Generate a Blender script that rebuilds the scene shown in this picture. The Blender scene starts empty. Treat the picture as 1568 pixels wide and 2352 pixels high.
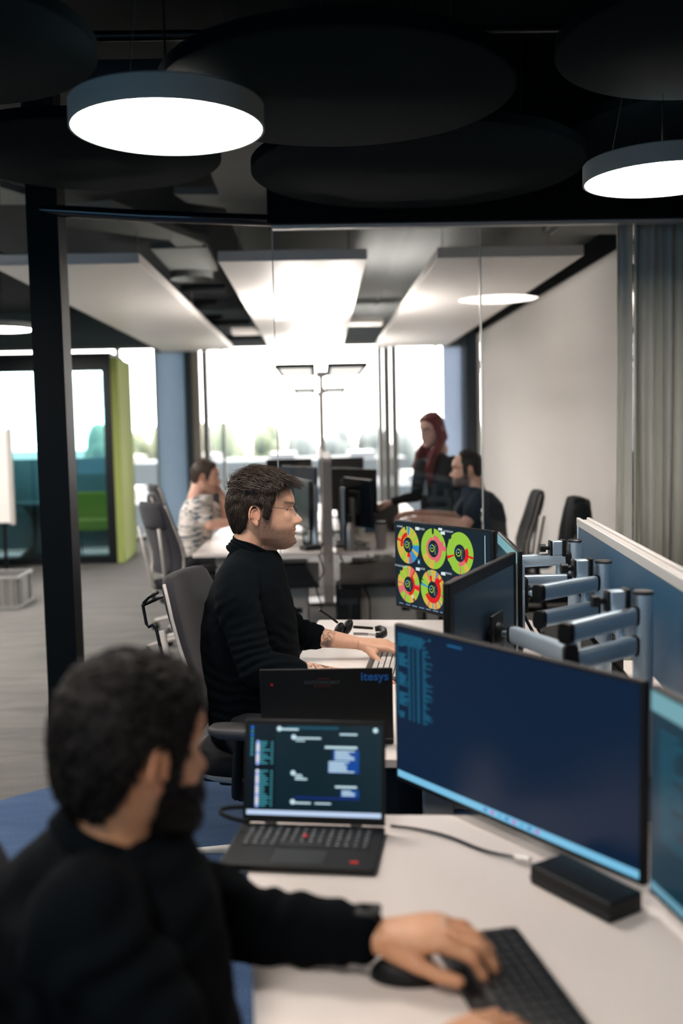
import bpy, math, random
import numpy as np
from mathutils import Vector, Matrix, noise
from mathutils.bvhtree import BVHTree

random.seed(7)
SC = bpy.context.scene
COL = SC.collection
PI = math.pi

# ------------------------------------------------------------------ camera
FPX = 2287.0
CAMZ = 1.55
PITCH, YAW, ROLL = math.atan(190 / FPX), -math.radians(1.2), math.radians(-1.2)
CR = (Matrix.Rotation(YAW, 3, 'Z') @ Matrix.Rotation(PI / 2 - PITCH, 3, 'X') @ Matrix.Rotation(ROLL, 3, 'Z'))
cam = bpy.data.cameras.new('camera')
cam.sensor_fit = 'HORIZONTAL'
cam.sensor_width = 24.0
cam.lens = 24.0 * FPX / 1568
cam.clip_start = 0.05
cam.clip_end = 2000
cam.dof.use_dof = True
cam.dof.focus_distance = 3.25
cam.dof.aperture_fstop = 1.6
camo = bpy.data.objects.new('camera', cam)
COL.objects.link(camo)
camo.matrix_world = Matrix.Translation((0, 0, CAMZ)) @ CR.to_4x4()
SC.camera = camo

def ray(px, py):
    return CR @ Vector(((px - 784) / FPX, (1176 - py) / FPX, -1))
def at(px, py, y):            # the place that lies at this depth along the sight line
    d = ray(px, py)
    return Vector((0, 0, CAMZ)) + d * (y / d.y)
def onz(px, py, z):           # the place at this height
    d = ray(px, py)
    return Vector((0, 0, CAMZ)) + d * ((z - CAMZ) / d.z)

# ------------------------------------------------------------------ exposure, sky
SC.view_settings.view_transform = 'Standard'
SC.view_settings.look = 'None'
SC.view_settings.gamma = 1
SC.view_settings.exposure = 1.0
SC.view_settings.use_curve_mapping = False
SC.cycles.use_denoising = True
SC.cycles.max_bounces = 7
SC.cycles.diffuse_bounces = 4
SC.cycles.glossy_bounces = 3
SC.cycles.transmission_bounces = 4
SC.cycles.transparent_max_bounces = 10
SC.cycles.caustics_reflective = False
SC.cycles.caustics_refractive = False
SC.cycles.sample_clamp_indirect = 6
SC.cycles.use_adaptive_sampling = True
SC.cycles.adaptive_threshold = 0.02

SKY = 7.0
LAMP = 22.0
w = bpy.data.worlds.new('sky')
SC.world = w
w.use_nodes = True
nt = w.node_tree
bg = nt.nodes['Background']
tc = nt.nodes.new('ShaderNodeTexCoord')
sep = nt.nodes.new('ShaderNodeSeparateXYZ')
ramp = nt.nodes.new('ShaderNodeMapRange')
mixn = nt.nodes.new('ShaderNodeMix')
mixn.data_type = 'RGBA'
nt.links.new(tc.outputs['Generated'], sep.inputs[0])
nt.links.new(sep.outputs['Y'], ramp.inputs['Value'])
ramp.inputs['From Min'].default_value = -0.8
ramp.inputs['From Max'].default_value = -0.2
nt.links.new(ramp.outputs[0], mixn.inputs['Factor'])
mixn.inputs['A'].default_value = (0.035, 0.080, 0.125, 1)      # clear blue sky on the shade side
mixn.inputs['B'].default_value = (1.0, 0.955, 0.92, 1)       # bright hazy sky on the sun side
nt.links.new(mixn.outputs['Result'], bg.inputs['Color'])
bg.inputs['Strength'].default_value = SKY

def portal(name, loc, rot, sx, sy):
    l = bpy.data.lights.new(name, 'AREA')
    l.shape = 'RECTANGLE'; l.size = sx; l.size_y = sy
    l.cycles.is_portal = True
    o = bpy.data.objects.new(name, l)
    o.location = loc; o.rotation_euler = rot
    COL.objects.link(o)
portal('facade_daylight', (-2.4, 14.75, 1.4), (-PI / 2, 0, 0), 9.6, 2.9)
portal('rear_daylight', (-3.2, -2.75, 1.6), (PI / 2, 0, 0), 4.2, 2.2)

# ------------------------------------------------------------------ materials
def lin(r, g, b):
    f = lambda c: (c / 255 / 12.92) if c <= 10 else ((c / 255 + .055) / 1.055) ** 2.4
    return (f(r), f(g), f(b))
MATS = {}
def mat(name, col, rough=.6, metal=0, spec=.5, bump=0, bscale=200, vary=0, vscale=6, emit=None, es=0, coat=0, sheen=0, bdist=.002):
    if name in MATS: return MATS[name]
    m = bpy.data.materials.new(name); m.use_nodes = True
    n = m.node_tree; b = n.nodes['Principled BSDF']
    b.inputs['Base Color'].default_value = (*col, 1)
    b.inputs['Roughness'].default_value = rough
    b.inputs['Metallic'].default_value = metal
    b.inputs['Specular IOR Level'].default_value = spec
    b.inputs['Coat Weight'].default_value = coat
    b.inputs['Sheen Weight'].default_value = sheen
    if emit:
        b.inputs['Emission Color'].default_value = (*emit, 1)
        b.inputs['Emission Strength'].default_value = es
    t = n.nodes.new('ShaderNodeTexCoord')
    if vary:
        nz = n.nodes.new('ShaderNodeTexNoise'); nz.inputs['Scale'].default_value = vscale; nz.inputs['Detail'].default_value = 5
        n.links.new(t.outputs['Object'], nz.inputs['Vector'])
        mx = n.nodes.new('ShaderNodeMix'); mx.data_type = 'RGBA'
        mx.inputs['A'].default_value = (*[c * (1 - vary) for c in col], 1)
        mx.inputs['B'].default_value = (*[min(1, c * (1 + vary)) for c in col], 1)
        n.links.new(nz.outputs['Fac'], mx.inputs['Factor'])
        n.links.new(mx.outputs['Result'], b.inputs['Base Color'])
    if bump:
        nb = n.nodes.new('ShaderNodeTexNoise'); nb.inputs['Scale'].default_value = bscale; nb.inputs['Detail'].default_value = 3
        n.links.new(t.outputs['Object'], nb.inputs['Vector'])
        bp = n.nodes.new('ShaderNodeBump'); bp.inputs['Strength'].default_value = bump; bp.inputs['Distance'].default_value = bdist
        n.links.new(nb.outputs['Fac'], bp.inputs['Height'])
        n.links.new(bp.outputs['Normal'], b.inputs['Normal'])
    MATS[name] = m
    return m

BLACK = mat('matt_black_plastic', (.0022, .0032, .004), .5, spec=.3, bump=.1, bscale=600)
BLACKG = mat('satin_black_steel', (.002, .003, .004), .38, spec=.3, vary=.2, vscale=30)
BLACKM = mat('black_rubber', (.002, .003, .004), .8, spec=.2, vary=.2)
ALU = mat('brushed_aluminium', (.55, .69, .80), .34, metal=.6, vary=.06, vscale=90)
ALUW = mat('light_aluminium_trim', (.62, .60, .57), .4, metal=.3, vary=.04, vscale=40)
STEEL = mat('stainless_steel', (.45, .43, .42), .3, metal=.9, vary=.1)
WHITE = mat('white_laminate', (.74, .69, .65), .42, vary=.03, vscale=3)
WALLW = mat('white_wall_paint', (.86, .82, .78), .8, vary=.03, vscale=2)
PANELW = mat('white_raft_metal', (.93, .89, .85), .45, vary=.02, vscale=3)
GREYD = mat('dark_grey_plastic', (.012, .015, .017), .5, vary=.1)
GREYM = mat('mid_grey_paint', (.17, .18, .18), .6, vary=.05)
GREYL = mat('light_grey_plastic', (.42, .40, .37), .5, vary=.05)
CAB = mat('cabinet_grey_lacquer', (.55, .53, .49), .5, vary=.04)
CEILB = mat('black_ceiling_paint', (.001, .0035, .0052), .9, vary=.3, vscale=3)
CEILG = mat('grey_concrete_ceiling', (.20, .21, .21), .8, vary=.08, vscale=2)
FELT = mat('charcoal_felt', (.0017, .0050, .0068), .95, bump=.6, bscale=400, vary=.5, vscale=260, spec=.06)
FABG = mat('grey_chair_fabric', (.030, .030, .036), .95, bump=.5, bscale=500, vary=.15, vscale=300, sheen=.1, spec=.2)
FABN = mat('navy_chair_fabric', (.020, .028, .045), .95, bump=.4, bscale=500, vary=.15, vscale=300)
GREEN = mat('green_felt_panel', (.33, .40, .11), .8, vary=.06, vscale=4)
GREENS = mat('green_upholstery', (.16, .24, .02), .8, vary=.08)
BLUEG = mat('blue_grey_pier_paint', (.34, .42, .50), .7, vary=.04)
NAVY = mat('navy_screen_fabric', (.010, .075, .155), .36, bump=.12, bscale=700, vary=.12, vscale=200)
KEY = mat('black_key_plastic', (.010, .013, .015), .45, vary=.2)
KEYL = mat('silver_key_plastic', (.50, .49, .47), .45, vary=.05)
PAPER = mat('white_paper', (.8, .78, .74), .8, vary=.03)
RED = mat('red_mark', (.7, .03, .02), .4, vary=.05)

def glass(name, tint=(1, 1, 1), k=1.0):
    if name in MATS: return MATS[name]
    m = bpy.data.materials.new(name); m.use_nodes = True
    n = m.node_tree; n.nodes.clear()
    out = n.nodes.new('ShaderNodeOutputMaterial')
    tr = n.nodes.new('ShaderNodeBsdfTransparent'); tr.inputs[0].default_value = (*tint, 1)
    gl = n.nodes.new('ShaderNodeBsdfGlossy'); gl.inputs['Roughness'].default_value = 0.0
    fr = n.nodes.new('ShaderNodeFresnel'); fr.inputs[0].default_value = 1.45
    mu = n.nodes.new('ShaderNodeMath'); mu.operation = 'MULTIPLY'; mu.inputs[1].default_value = k
    mx = n.nodes.new('ShaderNodeMixShader')
    n.links.new(fr.outputs[0], mu.inputs[0]); n.links.new(mu.outputs[0], mx.inputs[0])
    n.links.new(tr.outputs[0], mx.inputs[1]); n.links.new(gl.outputs[0], mx.inputs[2])
    n.links.new(mx.outputs[0], out.inputs[0])
    MATS[name] = m
    return m
GLASS = glass('clear_glass')
GLASSB = glass('booth_glass', (.72, .88, .90), 1.3)
LENS = glass('spectacle_lens', (.97, .98, 1.0), .25)

def emitm(name, col, s):
    return mat(name, (.8, .8, .8), .5, emit=col, es=s)
DIFF = emitm('lamp_diffuser', (1, .90, .83), LAMP)

def attrmat(name, rough=.5, emission=0.0, base=True, coat=0, sss=0, vary=0, bump=0, bscale=300, spec=.5, sheen=0):
    if name in MATS: return MATS[name]
    m = bpy.data.materials.new(name); m.use_nodes = True
    n = m.node_tree; b = n.nodes['Principled BSDF']
    a = n.nodes.new('ShaderNodeVertexColor'); a.layer_name = 'Col'
    b.inputs['Roughness'].default_value = rough
    b.inputs['Coat Weight'].default_value = coat
    b.inputs['Specular IOR Level'].default_value = spec
    b.inputs['Sheen Weight'].default_value = sheen
    if base:
        src = a.outputs['Color']
        if vary:
            t = n.nodes.new('ShaderNodeTexCoord'); nz = n.nodes.new('ShaderNodeTexNoise')
            nz.inputs['Scale'].default_value = 60; nz.inputs['Detail'].default_value = 6
            n.links.new(t.outputs['Object'], nz.inputs['Vector'])
            mr = n.nodes.new('ShaderNodeMapRange'); mr.inputs['To Min'].default_value = 1 - vary; mr.inputs['To Max'].default_value = 1 + vary
            n.links.new(nz.outputs['Fac'], mr.inputs['Value'])
            vm = n.nodes.new('ShaderNodeVectorMath'); vm.operation = 'SCALE'
            n.links.new(src, vm.inputs[0]); n.links.new(mr.outputs[0], vm.inputs['Scale'])
            src = vm.outputs[0]
        n.links.new(src, b.inputs['Base Color'])
    else:
        b.inputs['Base Color'].default_value = (.006, .008, .01, 1)
    if bump:
        t2 = n.nodes.new('ShaderNodeTexCoord'); nb = n.nodes.new('ShaderNodeTexNoise'); nb.inputs['Scale'].default_value = bscale
        n.links.new(t2.outputs['Object'], nb.inputs['Vector'])
        bp = n.nodes.new('ShaderNodeBump'); bp.inputs['Strength'].default_value = bump; bp.inputs['Distance'].default_value = .001
        n.links.new(nb.outputs['Fac'], bp.inputs['Height']); n.links.new(bp.outputs['Normal'], b.inputs['Normal'])
    if emission:
        n.links.new(a.outputs['Color'], b.inputs['Emission Color'])
        b.inputs['Emission Strength'].default_value = emission
    if sss:
        b.inputs['Subsurface Weight'].default_value = sss
        b.inputs['Subsurface Radius'].default_value = (.012, .004, .002)
        b.inputs['Subsurface Scale'].default_value = 1.0
    MATS[name] = m
    return m
SCREEN = attrmat('lit_display', .28, emission=.5, base=False, spec=.3)
SKIN = attrmat('skin', .48, vary=.10, bump=.15, bscale=350, sss=.12)
PRINT = attrmat('printed_plastic', .5)
CLOTH = attrmat('knit_cloth', .92, vary=.12, bump=.35, bscale=450, spec=.15, sheen=.12)

# ------------------------------------------------------------------ mesh building
def frame_from(t, up=Vector((0, 0, 1))):
    t = t.normalized()
    if abs(t.dot(up)) > .97: up = Vector((1, 0, 0))
    s = t.cross(up).normalized()
    return s, s.cross(t).normalized()

class MB:
    def __init__(s):
        s.v = []; s.f = []; s.c = []; s.col = (1, 1, 1)
    def add(s, vs, fs):
        n = len(s.v)
        s.v.extend([tuple(p) for p in vs])
        for f in fs:
            s.f.append(tuple(i + n for i in f)); s.c.append(s.col)
        return s
    def box(s, c, d, rot=None):
        x, y, z = d[0] / 2, d[1] / 2, d[2] / 2
        vs = [Vector(p) for p in ((-x, -y, -z), (x, -y, -z), (x, y, -z), (-x, y, -z), (-x, -y, z), (x, -y, z), (x, y, z), (-x, y, z))]
        if rot is not None:
            R = Matrix.Rotation(rot, 3, 'Z') if isinstance(rot, (int, float)) else rot
            vs = [R @ p for p in vs]
        c = Vector(c)
        return s.add([p + c for p in vs], [(0, 3, 2, 1), (4, 5, 6, 7), (0, 1, 5, 4), (1, 2, 6, 5), (2, 3, 7, 6), (3, 0, 4, 7)])
    def bx(s, x0, x1, y0, y1, z0, z1):
        return s.box(((x0 + x1) / 2, (y0 + y1) / 2, (z0 + z1) / 2), (abs(x1 - x0), abs(y1 - y0), abs(z1 - z0)))
    def loft(s, rings, cap=True, closed=True):
        m = len(rings[0]); vs = [p for r in rings for p in r]; fs = []
        for i in range(len(rings) - 1):
            for j in range(m if closed else m - 1):
                k = (j + 1) % m
                fs.append((i * m + j, i * m + k, (i + 1) * m + k, (i + 1) * m + j))
        if cap:
            fs.append(tuple(reversed(range(m))))
            fs.append(tuple((len(rings) - 1) * m + j for j in range(m)))
        return s.add(vs, fs)
    def tube(s, pts, r, seg=8, cap=True, flat=1.0, up=None):
        pts = [Vector(p) for p in pts]; n = len(pts)
        rs = r if isinstance(r, (list, tuple)) else [r] * n
        T = []
        for i in range(n):
            a = pts[max(0, i - 1)]; b = pts[min(n - 1, i + 1)]
            d = b - a
            T.append(d.normalized() if d.length > 1e-9 else Vector((0, 0, 1)))
        u, v = frame_from(T[0], up or Vector((0, 0, 1)))
        rings = []
        for i in range(n):
            if i:
                u = (u - T[i] * u.dot(T[i]))
                u = u.normalized() if u.length > 1e-6 else frame_from(T[i])[0]
                v = u.cross(T[i]).normalized() * (1 if v.dot(u.cross(T[i])) >= 0 else -1)
            rings.append([pts[i] + u * math.cos(2 * PI * k / seg) * rs[i] + v * math.sin(2 * PI * k / seg) * rs[i] * flat for k in range(seg)])
        return s.loft(rings, cap)
    def cyl(s, a, b, r, r2=None, seg=20):
        return s.tube([a, b], [r, r if r2 is None else r2], seg)
    def capsule(s, pts, rs, seg=14, flat=1.0, up=None):
        # tapering limb with rounded ends
        pts = [Vector(p) for p in pts]; rs = list(rs)
        # subdivide smoothly (Catmull-Rom)
        P = [pts[0] * 2 - pts[1]] + pts + [pts[-1] * 2 - pts[-2]]
        R = [rs[0]] + rs + [rs[-1]]
        out, ro = [], []
        for i in range(1, len(P) - 2):
            for k in range(6):
                t = k / 6
                a = lambda A, B, C_, D: .5 * ((2 * B) + (C_ - A) * t + (2 * A - 5 * B + 4 * C_ - D) * t * t + (3 * B - A - 3 * C_ + D) * t ** 3)
                out.append(a(P[i - 1], P[i], P[i + 1], P[i + 2])); ro.append(a(R[i - 1], R[i], R[i + 1], R[i + 2]))
        out.append(pts[-1]); ro.append(rs[-1])
        d0 = (out[0] - out[1]).normalized(); d1 = (out[-1] - out[-2]).normalized()
        pre, post = [], []
        for k in (0.02, .25, .55, .85):
            an = k * PI / 2
            pre.append((out[0] + d0 * ro[0] * math.cos(an), ro[0] * math.sin(an)))
        for k in (.85, .55, .25, .02):
            an = k * PI / 2
            post.append((out[-1] + d1 * ro[-1] * math.cos(an), ro[-1] * math.sin(an)))
        pts2 = [p for p, _ in pre] + out + [p for p, _ in post]
        rr = [r for _, r in pre] + ro + [r for _, r in post]
        return s.tube(pts2, rr, seg, True, flat, up)
    def ell(s, c, r, seg=20, rings=12, rot=None):
        c = Vector(c); rx, ry, rz = (r, r, r) if isinstance(r, (int, float)) else r
        R = rot or Matrix.Identity(3); rg = []
        for i in range(rings + 1):
            a = PI * (i / rings); a = min(max(a, .03), PI - .03)
            rg.append([c + R @ Vector((rx * math.sin(a) * math.cos(2 * PI * k / seg), ry * math.sin(a) * math.sin(2 * PI * k / seg), -rz * math.cos(a))) for k in range(seg)])
        return s.loft(rg)
    def lathe(s, prof, c=(0, 0, 0), seg=48, cap=True):
        c = Vector(c)
        return s.loft([[c + Vector((r * math.cos(2 * PI * k / seg), r * math.sin(2 * PI * k / seg), z)) for k in range(seg)] for r, z in prof], cap)
    def prism(s, poly, z0, z1):
        n = len(poly)
        vs = [(x, y, z0) for x, y in poly] + [(x, y, z1) for x, y in poly]
        fs = [tuple(reversed(range(n))), tuple(range(n, 2 * n))] + [(i, (i + 1) % n, n + (i + 1) % n, n + i) for i in range(n)]
        return s.add(vs, fs)
    def join(s, o, M=None):
        n = len(s.v)
        s.v.extend([tuple(M @ Vector(p)) if M else p for p in o.v])
        s.f.extend([tuple(i + n for i in f) for f in o.f]); s.c.extend(o.c)
        return s
    def mesh(s, name, colors=False):
        me = bpy.data.meshes.new(name)
        me.from_pydata([tuple(p) for p in s.v], [], s.f)
        if colors:
            ca = me.color_attributes.new('Col', 'FLOAT_COLOR', 'CORNER')
            k = 0; data = []
            for f, c in zip(s.f, s.c):
                data.extend([*c, 1.0] * len(f))
            ca.data.foreach_set('color', data)
        me.validate(); me.update()
        return me
    def build(s, name, m, parent=None, bevel=0, smooth=35, colors=False, segs=2):
        me = s.mesh(name, colors)
        return link(name, me, m, parent, bevel, smooth, segs)

def link(name, me, m, parent=None, bevel=0, smooth=35, segs=2):
    o = bpy.data.objects.new(name, me)
    me.materials.append(m)
    COL.objects.link(o)
    if parent: o.parent = parent
    if smooth:
        me.polygons.foreach_set('use_smooth', [True] * len(me.polygons))
        if smooth < 180: me.set_sharp_from_angle(angle=math.radians(smooth))
    if bevel:
        b = o.modifiers.new('edge', 'BEVEL'); b.width = bevel; b.segments = segs; b.limit_method = 'ANGLE'; b.angle_limit = math.radians(40)
        b.harden_normals = False
    return o

def tag(o, label, cat, group=None, kind=None):
    o['label'] = label; o['category'] = cat
    if group: o['group'] = group
    if kind: o['kind'] = kind
    return o
def thing(name, label, cat, loc=(0, 0, 0), rz=0, group=None):
    o = bpy.data.objects.new(name, None); o.empty_display_size = .1
    COL.objects.link(o); o.location = loc; o.rotation_euler = (0, 0, rz)
    return tag(o, label, cat, group)
def struct(name, mb, m, parent=None, **k):
    o = mb.build(name, m, parent, **k)
    if not parent: o['kind'] = 'structure'
    return o
def dup(root, loc, rz, label=None, group=None, rot=None):
    def cp(o, par):
        c = o.copy(); COL.objects.link(c); c.parent = par
        for ch in o.children: cp(ch, c)
        return c
    r = cp(root, None)
    r.location = loc; r.rotation_euler = rot or (0, 0, rz)
    if label: r['label'] = label
    if group: r['group'] = group
    return r

def textmb(s, size, bold=0.0):
    cu = bpy.data.curves.new('t', 'FONT'); cu.body = s; cu.size = size; cu.offset = bold
    cu.align_x = 'CENTER'; cu.align_y = 'CENTER'; cu.resolution_u = 3
    o = bpy.data.objects.new('t', cu); COL.objects.link(o)
    bpy.context.view_layer.update()
    me = bpy.data.meshes.new_from_object(o.evaluated_get(bpy.context.evaluated_depsgraph_get()))
    mb = MB(); mb.add([tuple(v.co) for v in me.vertices], [tuple(p.vertices) for p in me.polygons])
    bpy.data.objects.remove(o); bpy.data.curves.remove(cu); bpy.data.meshes.remove(me)
    return mb

# ------------------------------------------------------------------ the room
# floor: grey carpet with a blue zone, one shader
m = bpy.data.materials.new('carpet'); m.use_nodes = True
n = m.node_tree; b = n.nodes['Principled BSDF']; b.inputs['Roughness'].default_value = .95; b.inputs['Specular IOR Level'].default_value = .15
t = n.nodes.new('ShaderNodeTexCoord'); sp = n.nodes.new('ShaderNodeSeparateXYZ'); n.links.new(t.outputs['Object'], sp.inputs[0])
def math_(op, a, bb):
    q = n.nodes.new('ShaderNodeMath'); q.operation = op
    for i, v in enumerate((a, bb)):
        if isinstance(v, (int, float)): q.inputs[i].default_value = v
        else: n.links.new(v, q.inputs[i])
    return q.outputs[0]
linev = math_('SUBTRACT', sp.outputs['Y'], math_('MULTIPLY', sp.outputs['X'], .84))
isblue = math_('LESS_THAN', linev, 4.17 + .84 * 1.4)
isblue = math_('MULTIPLY', isblue, math_('LESS_THAN', sp.outputs['Y'], 4.68))
mp = n.nodes.new('ShaderNodeMapping'); mp.inputs['Scale'].default_value = (1.2, 5, 1); n.links.new(t.outputs['Object'], mp.inputs[0])
nz = n.nodes.new('ShaderNodeTexNoise'); nz.inputs['Scale'].default_value = 1.6; nz.inputs['Detail'].default_value = 6; nz.inputs['Distortion'].default_value = 1.0
n.links.new(mp.outputs[0], nz.inputs['Vector'])
fi = n.nodes.new('ShaderNodeTexNoise'); fi.inputs['Scale'].default_value = 160; fi.inputs['Detail'].default_value = 3; n.links.new(t.outputs['Object'], fi.inputs['Vector'])
def mix_(fac, A, B):
    q = n.nodes.new('ShaderNodeMix'); q.data_type = 'RGBA'
    for k, v in (('Factor', fac), ('A', A), ('B', B)):
        if isinstance(v, tuple): q.inputs[k].default_value = (*v, 1)
        elif isinstance(v, (int, float)): q.inputs[k].default_value = v
        else: n.links.new(v, q.inputs[k])
    return q.outputs['Result']
g1 = mix_(nz.outputs['Fac'], (.062, .063, .062), (.155, .150, .142))
b1 = mix_(nz.outputs['Fac'], (.022, .048, .105), (.065, .115, .21))
cc = mix_(isblue, g1, b1)
fr = n.nodes.new('ShaderNodeMapRange'); fr.inputs['To Min'].default_value = .45; fr.inputs['To Max'].default_value = 1.55; n.links.new(fi.outputs['Fac'], fr.inputs['Value'])
vm = n.nodes.new('ShaderNodeVectorMath'); vm.operation = 'SCALE'; n.links.new(cc, vm.inputs[0]); n.links.new(fr.outputs[0], vm.inputs['Scale'])
n.links.new(vm.outputs[0], b.inputs['Base Color'])
bp = n.nodes.new('ShaderNodeBump'); bp.inputs['Strength'].default_value = .5; bp.inputs['Distance'].default_value = .004
n.links.new(fi.outputs['Fac'], bp.inputs['Height']); n.links.new(bp.outputs['Normal'], b.inputs['Normal'])
CARPET = m
YF = 14.5      # facade plane
YG = 4.7       # glass partition plane
struct('floor', MB().bx(-7.2, 3.2, -3, YF + .3, -.2, 0), CARPET)
struct('ceiling', MB().bx(-7.2, 3.2, -3, YF + .3, 3.30, 3.5), CEILB)
struct('ceiling.001', MB().bx(-.60, 2.3, YG + .25, YF, 3.06, 3.2).bx(.72, .745, YG + .25, YF, 3.045, 3.065), CEILG)
struct('wall_right', MB().bx(2.24, 2.4, YG + .1, YF, 0, 2.84), WALLW)
struct('trim_1', MB().bx(2.27, 2.4, YG + .1, YF, 2.84, 3.3), BLACKM)
struct('wall_right.001', MB().bx(3.0, 3.2, -3, YG + .1, 0, 3.3).bx(2.4, 3.2, YG + .1, YG + .3, 0, 3.3), mat('dark_teal_wall', (.02, .03, .035), .8, vary=.1))
struct('wall_left', MB().bx(-7.2, -7.0, -3, YF, 0, 3.3), mat('grey_wall', (.25, .25, .24), .8, vary=.05))
# rear wall behind the photographer, with its window
wf = MB(); wf.bx(-7.2, -5.2, -3, -2.8, 0, 3.3); wf.bx(-1.2, 3.2, -3, -2.8, 0, 3.3); wf.bx(-5.2, -1.2, -3, -2.8, 0, .5); wf.bx(-5.2, -1.2, -3, -2.8, 2.7, 3.3)
struct('wall_front', wf, mat('warm_grey_wall', (.35, .33, .31), .8, vary=.05))
o = struct('window_9', MB().bx(-5.2, -1.2, -2.92, -2.90, .5, 2.7), GLASS)
# bulkhead over the glass
struct('wall_bulkhead', MB().bx(-.215, 2.9, YG - .02, YG + .12, 2.50, 3.3), mat('black_bulkhead', (.0015, .0025, .0035), .8, spec=.15, vary=.2))

# facade: piers, frames, panes
fac = MB(); fac.bx(-7.2, 2.4, YF, YF + .25, 2.80, 3.5); struct('wall_back', fac, mat('facade_lintel', (.10, .12, .13), .7, vary=.1))
FR = mat('window_frame_grey', (.20, .21, .20), .5, vary=.1)
FRD = mat('window_frame_dark', (.02, .035, .05), .5, vary=.1)
FRB = mat('window_frame_beige', (.34, .30, .26), .6, vary=.05)
BLIND = bpy.data.materials.new('blind_cloth'); BLIND.use_nodes = True
n = BLIND.node_tree; n.nodes.clear(); o_ = n.nodes.new('ShaderNodeOutputMaterial'); d_ = n.nodes.new('ShaderNodeBsdfDiffuse'); t_ = n.nodes.new('ShaderNodeBsdfTranslucent'); x_ = n.nodes.new('ShaderNodeAddShader')
wv = n.nodes.new('ShaderNodeTexNoise'); wv.inputs['Scale'].default_value = 300; hs = n.nodes.new('ShaderNodeMix'); hs.data_type = 'RGBA'; hs.inputs['A'].default_value = (.27, .30, .345, 1); hs.inputs['B'].default_value = (.31, .34, .39, 1)
n.links.new(wv.outputs['Fac'], hs.inputs['Factor']); n.links.new(hs.outputs['Result'], t_.inputs[0]); d_.inputs[0].default_value = (.4, .45, .5, 1)
n.links.new(d_.outputs[0], x_.inputs[0]); n.links.new(t_.outputs[0], x_.inputs[1]); n.links.new(x_.outputs[0], o_.inputs[0])
def blind(x0, x1, y, m, label):
    t = thing('roller_blind', label, 'blind', ((x0 + x1) / 2, y, 0), 0, 'blinds lowered at the back windows'); h = (x1 - x0) / 2
    MB().bx(-h, h, -.001, .001, .05, 2.70).build('blind_cloth', m, t)
    MB().cyl((-h, 0, 2.73), (h, 0, 2.73), .03, seg=16).build('roller', GREYM, t)
    MB().bx(-h, h, -.008, .008, .03, .055).build('hem_bar', GREYM, t)
BLIND2 = BLIND.copy(); BLIND2.name = 'darker_blind_cloth'  # same cloth in a darker tone
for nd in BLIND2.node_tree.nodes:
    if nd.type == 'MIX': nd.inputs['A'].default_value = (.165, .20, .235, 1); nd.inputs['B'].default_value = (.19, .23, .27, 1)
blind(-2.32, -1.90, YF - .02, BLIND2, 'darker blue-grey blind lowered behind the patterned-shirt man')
blind(1.80, 2.08, YF - .02, BLIND, 'pale blue-grey blind lowered at the window corner behind the woman')
struct('trim_2', MB().bx(2.08, 2.24, YF - .45, YF + .1, 0, 2.84), FRD)
struct('trim_3', MB().bx(-1.90, -1.80, YF - .15, YF + .1, 0, 2.8).bx(-1.62, -1.58, YF - .1, YF + .1, 0, 2.8), FRD)
struct('trim_4', MB().bx(-1.80, -1.70, YF - .1, YF + .1, 0, 2.8).bx(-1.66, -1.62, YF - .1, YF + .1, 0, 2.8), FRB)
struct('trim_5', MB().bx(.86, .93, YF - .12, YF + .1, 0, 2.8).bx(.95, 1.04, YF - .06, YF + .1, 0, 2.8).bx(1.06, 1.14, YF - .12, YF + .1, 0, 2.8), FR)
def window(i, x0, x1, mull=()):
    p = struct('window_%d' % i, MB().bx(x0, x1, YF + .06, YF + .075, .06, 2.8), GLASS)
    f = MB().bx(x0, x1, YF + .03, YF + .1, 0, .06).bx(x0, x1, YF + .03, YF + .1, 2.76, 2.8)
    for xm in mull: f.bx(xm - .02, xm + .02, YF + .03, YF + .1, .06, 2.8)
    f.build('window_frame', FR, p)
window(1, -1.58, .86, (-1.38,))
window(2, 1.14, 2.08, (1.72,))
window(3, -2.84, -1.90, (-2.34,))
window(4, -5.2, -2.90, (-4.0,))
window(5, -7.0, -5.3)
struct('trim_6', MB().bx(-2.90, -2.84, YF, YF + .1, 0, 2.8).bx(-5.3, -5.2, YF, YF + .1, 0, 2.8), FR)

# glass partition
def pane(i, x0, x1):
    p = struct('window_%d' % i, MB().bx(x0, x1, YG + .04, YG + .052, .05, 2.485), GLASS)
    MB().bx(x0, x0 + .0045, YG + .037, YG + .055, .05, 2.485).build('pane_edge', mat('glass_edge', (.55, .60, .58), .3, vary=.05), p)
pane(6, -.20, .77); pane(7, .775, 1.50); pane(8, 1.505, 2.24)
struct('trim_7', MB().bx(-.20, 2.24, YG + .01, YG + .08, 0, .05), BLACKG)
struct('trim_8', MB().bx(-.20, 2.24, YG + .02, YG + .07, 2.484, 2.502), ALUW)
# column and header rail
c0 = at(62, 540, YG); c1 = at(134, 540, YG)
struct('wall_column', MB().bx(c0.x, c1.x, YG, YG + .15, 0, 3.3), mat('black_steel_column', (.002, .0035, .0045), .5, spec=.12, vary=.15, vscale=4))
a, b_, c_ = at(75, 478, YG), at(330, 493, YG - .05), at(622, 503, YG)
struct('trim_9', MB().tube([a + Vector((0, .03, 0)), b_ + Vector((0, .03, 0)), c_ + Vector((0, .03, 0))], .028, 12), mat('gloss_black_rail', (.008, .010, .012), .12, coat=.5))

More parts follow.
